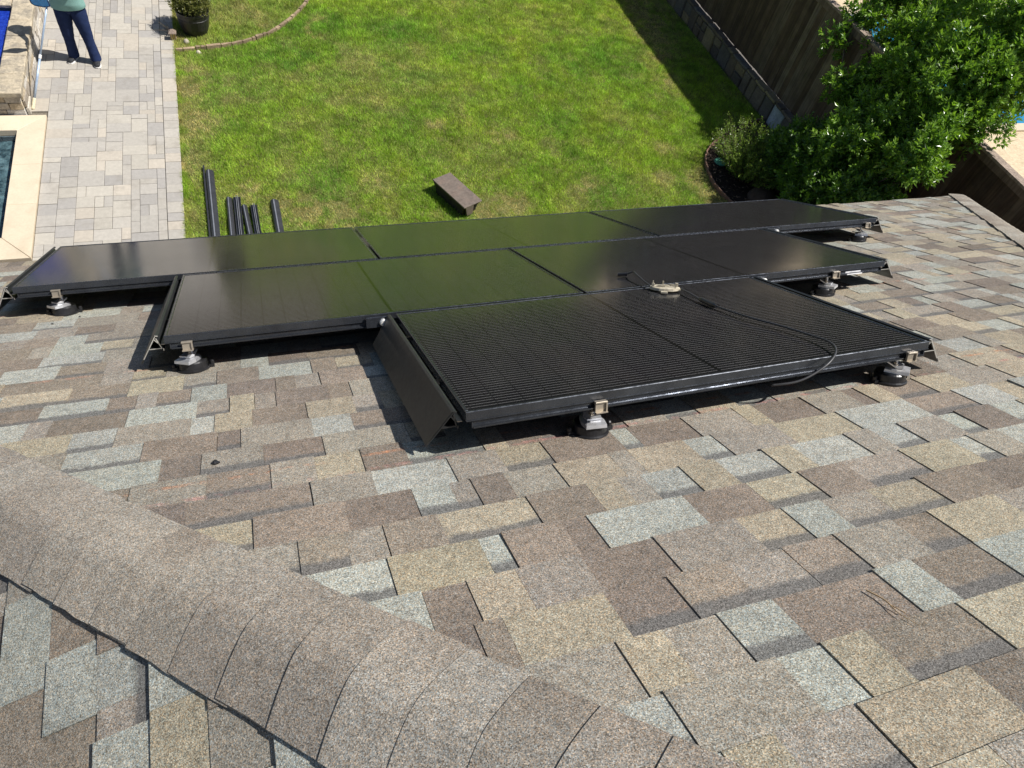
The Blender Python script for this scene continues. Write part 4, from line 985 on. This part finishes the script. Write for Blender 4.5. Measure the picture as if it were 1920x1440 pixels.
# ------------------------------------------------------------------ spare trim lengths on the lawn
def trim_piece(x, y0, y1, rot, flip, label, tilt=0.0, wid=.115, extra=False):
    t = thing('trim_length', label, 'metal trim', (x, (y0 + y1) / 2, 0), 'spare black trim lengths on the lawn')
    ca, sa = math.cos(rot), math.sin(rot); cy = (y0 + y1) / 2
    def Q(p, yy, z):
        dy = yy - cy; return Vector((x + p * ca - dy * sa, cy + p * sa + dy * ca, z + p * tilt))
    if not flip:      # smooth curved face upward
        prof = [(-wid / 2 + wid * i / 10, .012 + .030 * math.sin(math.pi * (i / 10) ** .8)) for i in range(11)]
        prof = prof + [(p, q - .003) for p, q in reversed(prof)]
        f = MB(); f.extrude(prof, lambda p, q: Q(p, y0, q + .012), lambda p, q: Q(p, y1, q + .012)); f.build('face', M['trim_metal'], t)
        f = MB(); f.extrude([(-wid * .16, .0535), (-wid * .02, .0558), (-wid * .02, .0572), (-wid * .16, .0549)], lambda p, q: Q(p, y0 + .01, q), lambda p, q: Q(p, y1 - .01, q)); f.build('painted_sky_streak', M['streak_bare_edge'], t)  # narrow pale strip: sky-reflection streak put into the colour
    else:             # channel side upward: ribs show as bright lines
        f = MB(); f.extrude([(-wid / 2, .02), (wid / 2, .02), (wid / 2, .024), (-wid / 2, .024)], lambda p, q: Q(p, y0, q), lambda p, q: Q(p, y1, q)); f.build('face', M['trim_metal'], t)
        for p0, hh in ((-wid * .42, .024), (-wid * .08, .034), (wid * .14, .030), (wid * .45, .020)):
            f = MB(); f.extrude([(p0 - .003, .0245), (p0 + .003, .0245), (p0 + .003, .024 + hh), (p0 - .003, .024 + hh)], lambda p, q: Q(p, y0 + .004, q), lambda p, q: Q(p, y1 - .004, q)); f.build('rib', M['streak_bare_edge'] if hh > .026 else M['trim_metal'], t)
    if extra:
        f = MB(); f.box(-wid / 2 - .028, -wid / 2 - .006, y0 + .02, y1 + .13, .012, .030, Q); f.build('tongue', M['trim_metal'], t)
    # scuffed print on the face
    f = MB(); f.box(-.02, .02, cy - .12, cy - .10, .0575 if not flip else .0245, .0585 if not flip else .0252, Q); f.build('scuff_mark', M['cut_alu'], t)
trim_piece(.585, 2.6, 5.33, .004, False, 'longest spare black trim length lying on the lawn, nearest the patio', extra=True)
trim_piece(.79, 2.5, 4.70, -.012, False, 'smooth short trim length lying against a ribbed one, next to the longest length', wid=.085)
trim_piece(.895, 2.5, 4.72, -.012, True, 'ribbed short trim length lying against a smooth one, next to the longest length', wid=.10)
trim_piece(1.045, 2.5, 4.52, .05, False, 'smooth slightly skewed trim length between the ribbed pieces on the lawn', wid=.080)
trim_piece(1.135, 2.5, 4.53, .015, True, 'ribbed trim length lying against the skewed smooth one on the lawn', wid=.09)
trim_piece(1.42, 2.5, 4.60, .008, False, 'single smooth trim length lying apart on the lawn, farthest from the patio', wid=.115)

# brown upturned box lying on the lawn
bx_ = thing('splash_block', 'brown upturned rectangular splash block lying on the lawn', 'splash block', (4.09, 4.44, 0))
cx_, cy_ = 4.07, 4.40; ang = math.atan2(4.28 - 4.92, 4.20 - 3.90); ca, sa = math.cos(ang), math.sin(ang)
def BQ(a, b, z): return Vector((cx_ + a * ca - b * sa, cy_ + a * sa + b * ca, z))
LA, LB = .385, .175
f = MB(); f.rings([[BQ(a * LA * s_, b * LB * s_, z) for a, b in ((-1, -1), (1, -1), (1, 1), (-1, 1))] for s_, z in ((.985, .188), (1, .194), (1, .204), (.985, .210))]); f.build('top_plate', M['brownbox'], bx_)
f = MB(); f.rings([[BQ(a * LA * s_, b * LB * s_, z) for a, b in ((-1, -1), (1, -1), (1, 1), (-1, 1))] for s_, z in ((.80, -.02), (.84, .10), (.97, .187))]); f.build('hollow_body', M['dark_under'], bx_)
f = MB(); f.rings([[BQ(LA * .93, -LB * .5, .02), BQ(LA * .99, -LB * .5, .02), BQ(LA * .99, LB * .1, .02), BQ(LA * .93, LB * .1, .02)], [BQ(LA * .95, -LB * .8, .187), BQ(LA * .995, -LB * .8, .187), BQ(LA * .995, LB * .1, .187), BQ(LA * .95, LB * .1, .187)]]); f.build('end_flap', M['brownbox'], bx_)
for k in (-.5, .05, .55):
    f = MB(); f.box(LA * k - .004, LA * k + .004, -LB * .9, LB * .9, .2101, .2118, BQ); f.build('crease', M['brownbox'], bx_)

# ------------------------------------------------------------------ person with a pool pole
PX, PY = -1.125, 8.30
person = thing('person', 'person in sage green shirt and navy jeans standing on the pavers', 'person', (PX, PY, 0))
def skin_mesh(name, verts, edges, radii, mat, root=0, sub=2):
    me = bpy.data.meshes.new(name); me.from_pydata([(v[0] - PX, v[1] - PY, v[2]) for v in verts], edges, []); o = bpy.data.objects.new(name, me); col.objects.link(o); o.parent = person
    o.modifiers.new('skin', 'SKIN').use_smooth_shade = True
    for i, d in enumerate(me.skin_vertices[0].data):
        rr = radii[i]; d.radius = rr if isinstance(rr, tuple) else (rr, rr); d.use_root = (i == root)
    s_ = o.modifiers.new('sub', 'SUBSURF'); s_.levels = sub; s_.render_levels = sub; me.materials.append(mat); return o
def loft(name, rings_, mat, n=28, wr=0.0, parent=None, smooth=True, seed=0):
    """elliptic rings (cx, cy, z, rx, ry) -> tube with shallow folds"""
    rr = random.Random(seed); ph = [rr.uniform(0, 6.28) for _ in range(6)]; rs = []
    for (cx_, cy_, z, rx, ry) in rings_:
        q = []
        for i in range(n):
            a = 2 * math.pi * i / n; k = 1 + wr * (math.sin(3 * a + ph[0] + z * 9) * .5 + math.sin(5 * a + ph[1] - z * 23) * .35 + math.sin(z * 55 + 2 * a + ph[2]) * .35)
            q.append((cx_ + rx * k * math.cos(a), cy_ + ry * k * math.sin(a), z))
        rs.append(q)
    f = MB(); f.rings(rs); return f.build(name, mat, parent or person, smooth=smooth)
FA, FB = (-1.275, 8.345), (-.955, 8.235)         # ankles
hipA, hipB = (PX - .085, PY), (PX + .085, PY)
# body: head, neck, torso, arms, hands as one continuous surface (jeans and shirt are clothing over it)
HND = Vector((-1.265, 7.90, 1.20))
bv = [(PX, PY, .95), (PX, PY, 1.12), (PX, PY, 1.30), (PX, PY + .01, 1.44), (PX, PY, 1.52), (PX, PY - .03, 1.60), (PX, PY - .035, 1.69), (PX, PY - .02, 1.75),
      (PX - .17, PY, 1.42), (PX - .265, PY - .06, 1.20), (-1.29, 8.02, 1.16), (-1.27, 7.95, 1.19), (-1.262, 7.915, 1.205),
      (PX + .17, PY, 1.42), (PX + .27, PY + .02, 1.18), (PX + .17, PY - .20, 1.27), (PX + .12, PY - .235, 1.29), (PX + .085, PY - .245, 1.30),
      (PX - .085, PY, .86), (-1.24, PY + .01, .48), (*FA, .10), (PX + .085, PY, .86), (-.99, PY - .03, .48), (*FB, .10)]
be = [(0, 1), (1, 2), (2, 3), (3, 4), (4, 5), (5, 6), (6, 7), (3, 8), (8, 9), (9, 10), (10, 11), (11, 12), (3, 13), (13, 14), (14, 15), (15, 16), (16, 17), (0, 18), (18, 19), (19, 20), (0, 21), (21, 22), (22, 23)]
br = [.12, .12, (.13, .11), .10, .052, (.07, .085), (.075, .092), (.05, .06), .062, .045, .032, .030, (.038, .018), .062, .045, .032, .030, (.038, .018), .08, .05, .035, .08, .05, .035]
skin_mesh('body', bv, be, br, M['skin'])
# fingers: separate short skinned chains rooted in each palm
def fingers(base, dirv, side, curl, thumb):
    V, E_, Rr = [], [], []; base = Vector(base); dirv = Vector(dirv).normalized(); side = Vector(side).normalized(); dn = Vector(curl).normalized()
    for k, l in enumerate((.060, .070, .066, .050)):
        b = base + side * (k - 1.5) * .018; n = len(V); V += [b, b + dirv * l * .45 + dn * .006, b + dirv * l * .7 + dn * l * .35, b + dirv * l * .6 + dn * l * .75]; E_ += [(n, n + 1), (n + 1, n + 2), (n + 2, n + 3)]; Rr += [.0095, .009, .0082, .007]
    b = base - dirv * .035 - side * thumb * .030; n = len(V); V += [b, b - side * thumb * .018 + dirv * .025 + dn * .01, b - side * thumb * .012 + dirv * .045 + dn * .03]; E_ += [(n, n + 1), (n + 1, n + 2)]; Rr += [.012, .0105, .008]
    for a in range(0, len(V)):
        pass
    o = skin_mesh('fingers', V, E_, Rr, M['skin'], 0, 1)
    for i, d in enumerate(o.data.skin_vertices[0].data): d.use_root = i in (0, 4, 8, 12, 16)
fingers((-1.259, 7.895, 1.208), (.25, -.9, .15), (.1, .15, 1), (1, .25, 0), 1)
fingers((PX + .07, PY - .25, 1.30), (-1, -.12, .1), (0, -.2, 1), (0, 1, -.3), 1)
# face and hair
fz = 1.665; fy = PY - .115
for sx_ in (-1, 1):
    f = MB(); f.lathe([(.002, -.010), (.010, -.006), (.0125, 0), (.010, .006), (.002, .010)], (PX + sx_ * .032, fy - .004, fz), None, 10); f.build('eye', M['sole'], person, smooth=True)
    f = MB(); f.lathe([(.004, -.03), (.012, -.02), (.014, .01), (.010, .028), (.003, .032)], (PX + sx_ * .083, PY - .03, fz - .01), None, 8); f.build('ear', M['skin'], person, smooth=True)
f = MB(); f.rings([[(PX - .006, fy, fz - .005), (PX + .006, fy, fz - .005), (PX + .004, fy - .005, fz - .005), (PX - .004, fy - .005, fz - .005)], [(PX - .016, fy, fz - .045), (PX + .016, fy, fz - .045), (PX + .010, fy - .026, fz - .043), (PX - .010, fy - .026, fz - .043)]]); f.build('nose', M['skin'], person, smooth=True)
f = MB(); f.box(PX - .024, PX + .024, fy - .006, fy + .01, fz - .075, fz - .066); f.build('mouth', mottled('lips', (.35, .14, .11), (.42, .18, .14), 40, .5), person)
loft('hair', [(PX, PY + .02, 1.62, .075, .07), (PX, PY + .015, 1.66, .090, .092), (PX, PY - .01, 1.70, .094, .112), (PX, PY - .02, 1.75, .082, .095), (PX, PY - .02, 1.785, .045, .05)], M['hair'], 20, .03, seed=5)
# jeans: a seat that splits into two legs
def leg(name, hip, ank, kn, seed):
    R_ = []
    for f_, rx, ry in ((0, .098, .108), (.12, .100, .106), (.25, .092, .098), (.40, .080, .086), (.52, .072, .076), (.62, .067, .072), (.75, .066, .073), (.88, .069, .076), (.97, .072, .083), (1.0, .070, .084)):
        z = .885 * (1 - f_) + .055 * f_
        if f_ < .5: c = Vector(hip).lerp(Vector(kn), f_ / .5)
        else: c = Vector(kn).lerp(Vector(ank), (f_ - .5) / .5)
        R_.append((c.x, c.y, z, rx, ry))
    R2 = []
    for a, b in zip(R_[:-1], R_[1:]):
        for k in range(4): R2.append(tuple(a[i] + (b[i] - a[i]) * k / 4 for i in range(5)))
    R2.append(R_[-1]); return loft(name, [(x_, y_, z_, rx_ * (1.2 if z_ > .4 else 1.12), ry_ * 1.12) for x_, y_, z_, rx_, ry_ in R2], M['denim'], 26, .035, seed=seed)
leg('jeans_leg', (PX - .095, PY), FA, (PX - .125, PY - .005), 1); leg('jeans_leg', (PX + .095, PY), FB, (PX + .135, PY - .035), 2)
loft('jeans_seat', [(PX, PY, .785, .13, .09), (PX, PY + .004, .82, .190, .108), (PX, PY + .006, .87, .214, .122), (PX, PY + .004, .93, .214, .124), (PX, PY, .99, .205, .118)], M['denim'], 30, .012, seed=3)
sr = [(PX, PY - .004, .868, .238, .160), (PX, PY - .006, .90, .240, .166), (PX, PY - .010, .96, .238, .172), (PX, PY - .012, 1.05, .230, .170), (PX, PY - .008, 1.15, .220, .158), (PX, PY, 1.28, .196, .140), (PX, PY, 1.38, .198, .125), (PX, PY + .004, 1.45, .150, .095), (PX, PY + .005, 1.49, .075, .068)]
s2 = []
for a, b in zip(sr[:-1], sr[1:]):
    for k in range(4): s2.append(tuple(a[i] + (b[i] - a[i]) * k / 4 for i in range(5)))
s2.append(sr[-1]); loft('shirt', s2, M['shirt'], 40, .022, seed=4)
for a, b in ((bv[8], bv[9]), (bv[13], bv[14])):
    a, b = Vector(a), Vector(b); f = MB(); pts = [a.lerp(b, k / 6) for k in range(6)]; f.tube(pts, [.082, .084, .080, .074, .070, .068], 16); f.build('sleeve', M['shirt'], person, smooth=True)
def shoe(ax_, ay_, ang):
    ca, sa = math.cos(ang), math.sin(ang); Q = lambda a, b, z: (ax_ + a * ca - b * sa, ay_ + a * sa + b * ca, z)      # a = forward
    def ring(a, wd, z0, z1): return [Q(a, wd * math.cos(t_), z0 + (z1 - z0) * (.5 + .5 * math.sin(t_))) for t_ in [2 * math.pi * i / 14 for i in range(14)]]
    f = MB(); f.rings([ring(-.082, .022, .022, .075), ring(-.07, .036, .02, .105), ring(-.03, .040, .02, .125), ring(.03, .043, .02, .108), ring(.09, .049, .02, .075), ring(.14, .046, .02, .062), ring(.175, .028, .022, .050)]); o = f.build('shoe', M['shoe'], person, smooth=True)
    out = [(-.088, .0), (-.078, .032), (-.03, .043), (.03, .045), (.09, .053), (.14, .050), (.175, .032), (.186, 0)]; P = out + [(a, -b) for a, b in reversed(out[1:-1])]
    f = MB(); f.rings([[Q(a, b, .004) for a, b in P], [Q(a * 1.01, b * 1.02, .012) for a, b in P], [Q(a, b, .024) for a, b in P]]); s_ = f.build('sole', M['sole'], o)
shoe(FA[0], FA[1], R(-112)); shoe(FB[0], FB[1], R(-84))

# pool pole with blue skimmer, held upright by the person
pp = thing('pool_pole', 'pale blue pool pole with bright blue skimmer held beside the stone wall', 'pool pole', (-1.79, 6.95, 0))
p0 = Vector((-1.775, 6.955, .006)); p1 = Vector((-1.31, 7.80, 1.10)); dd = (p1 - p0); q = lambda t_: p0 + dd * t_
f = MB(); f.tube([q(.07), q(.52)], .0165, 14); f.build('lower_tube', M['bluepole'], pp, smooth=True)
f = MB(); f.tube([q(.52), q(1.16)], .0135, 14); f.build('upper_tube', M['bluepole'], pp, smooth=True)
f = MB(); f.tube([q(.50), q(.505), q(.535), q(.54)], [.0165, .021, .021, .0165], 14); f.build('collar', M['sole'], pp)
f = MB(); f.tube([q(0), q(.01), q(.10), q(.115)], [.016, .023, .022, .017], 14); f.build('grip', M['cream'], pp)
side = Vector((-1, .12, .02)).normalized(); upv = Vector((.0, -.45, .9)).normalized(); nv = side.cross(upv).normalized(); c0 = q(.985) + nv * .02
f = MB()
def SQ(a, b, n): return c0 + side * a + upv * b + nv * n
f.rings([[SQ(a, b, n) for a, b in ((-.05, .03), (.03, .0), (.15, .02), (.175, .06), (.175, .36), (-.07, .36))] for n in (-.004, .004)]); f.build('skimmer_panel', M['bluenet'], pp)
f = MB(); fr_ = [SQ(a, b, 0) for a, b in ((-.05, .03), (.03, .0), (.15, .02), (.175, .06), (.175, .36), (-.07, .36), (-.05, .03))]; f.tube(fr_, .010, 8); f.build('skimmer_rim', mottled('dark_blue_plastic', (.01, .05, .16), (.02, .08, .22), 30, .5), pp)
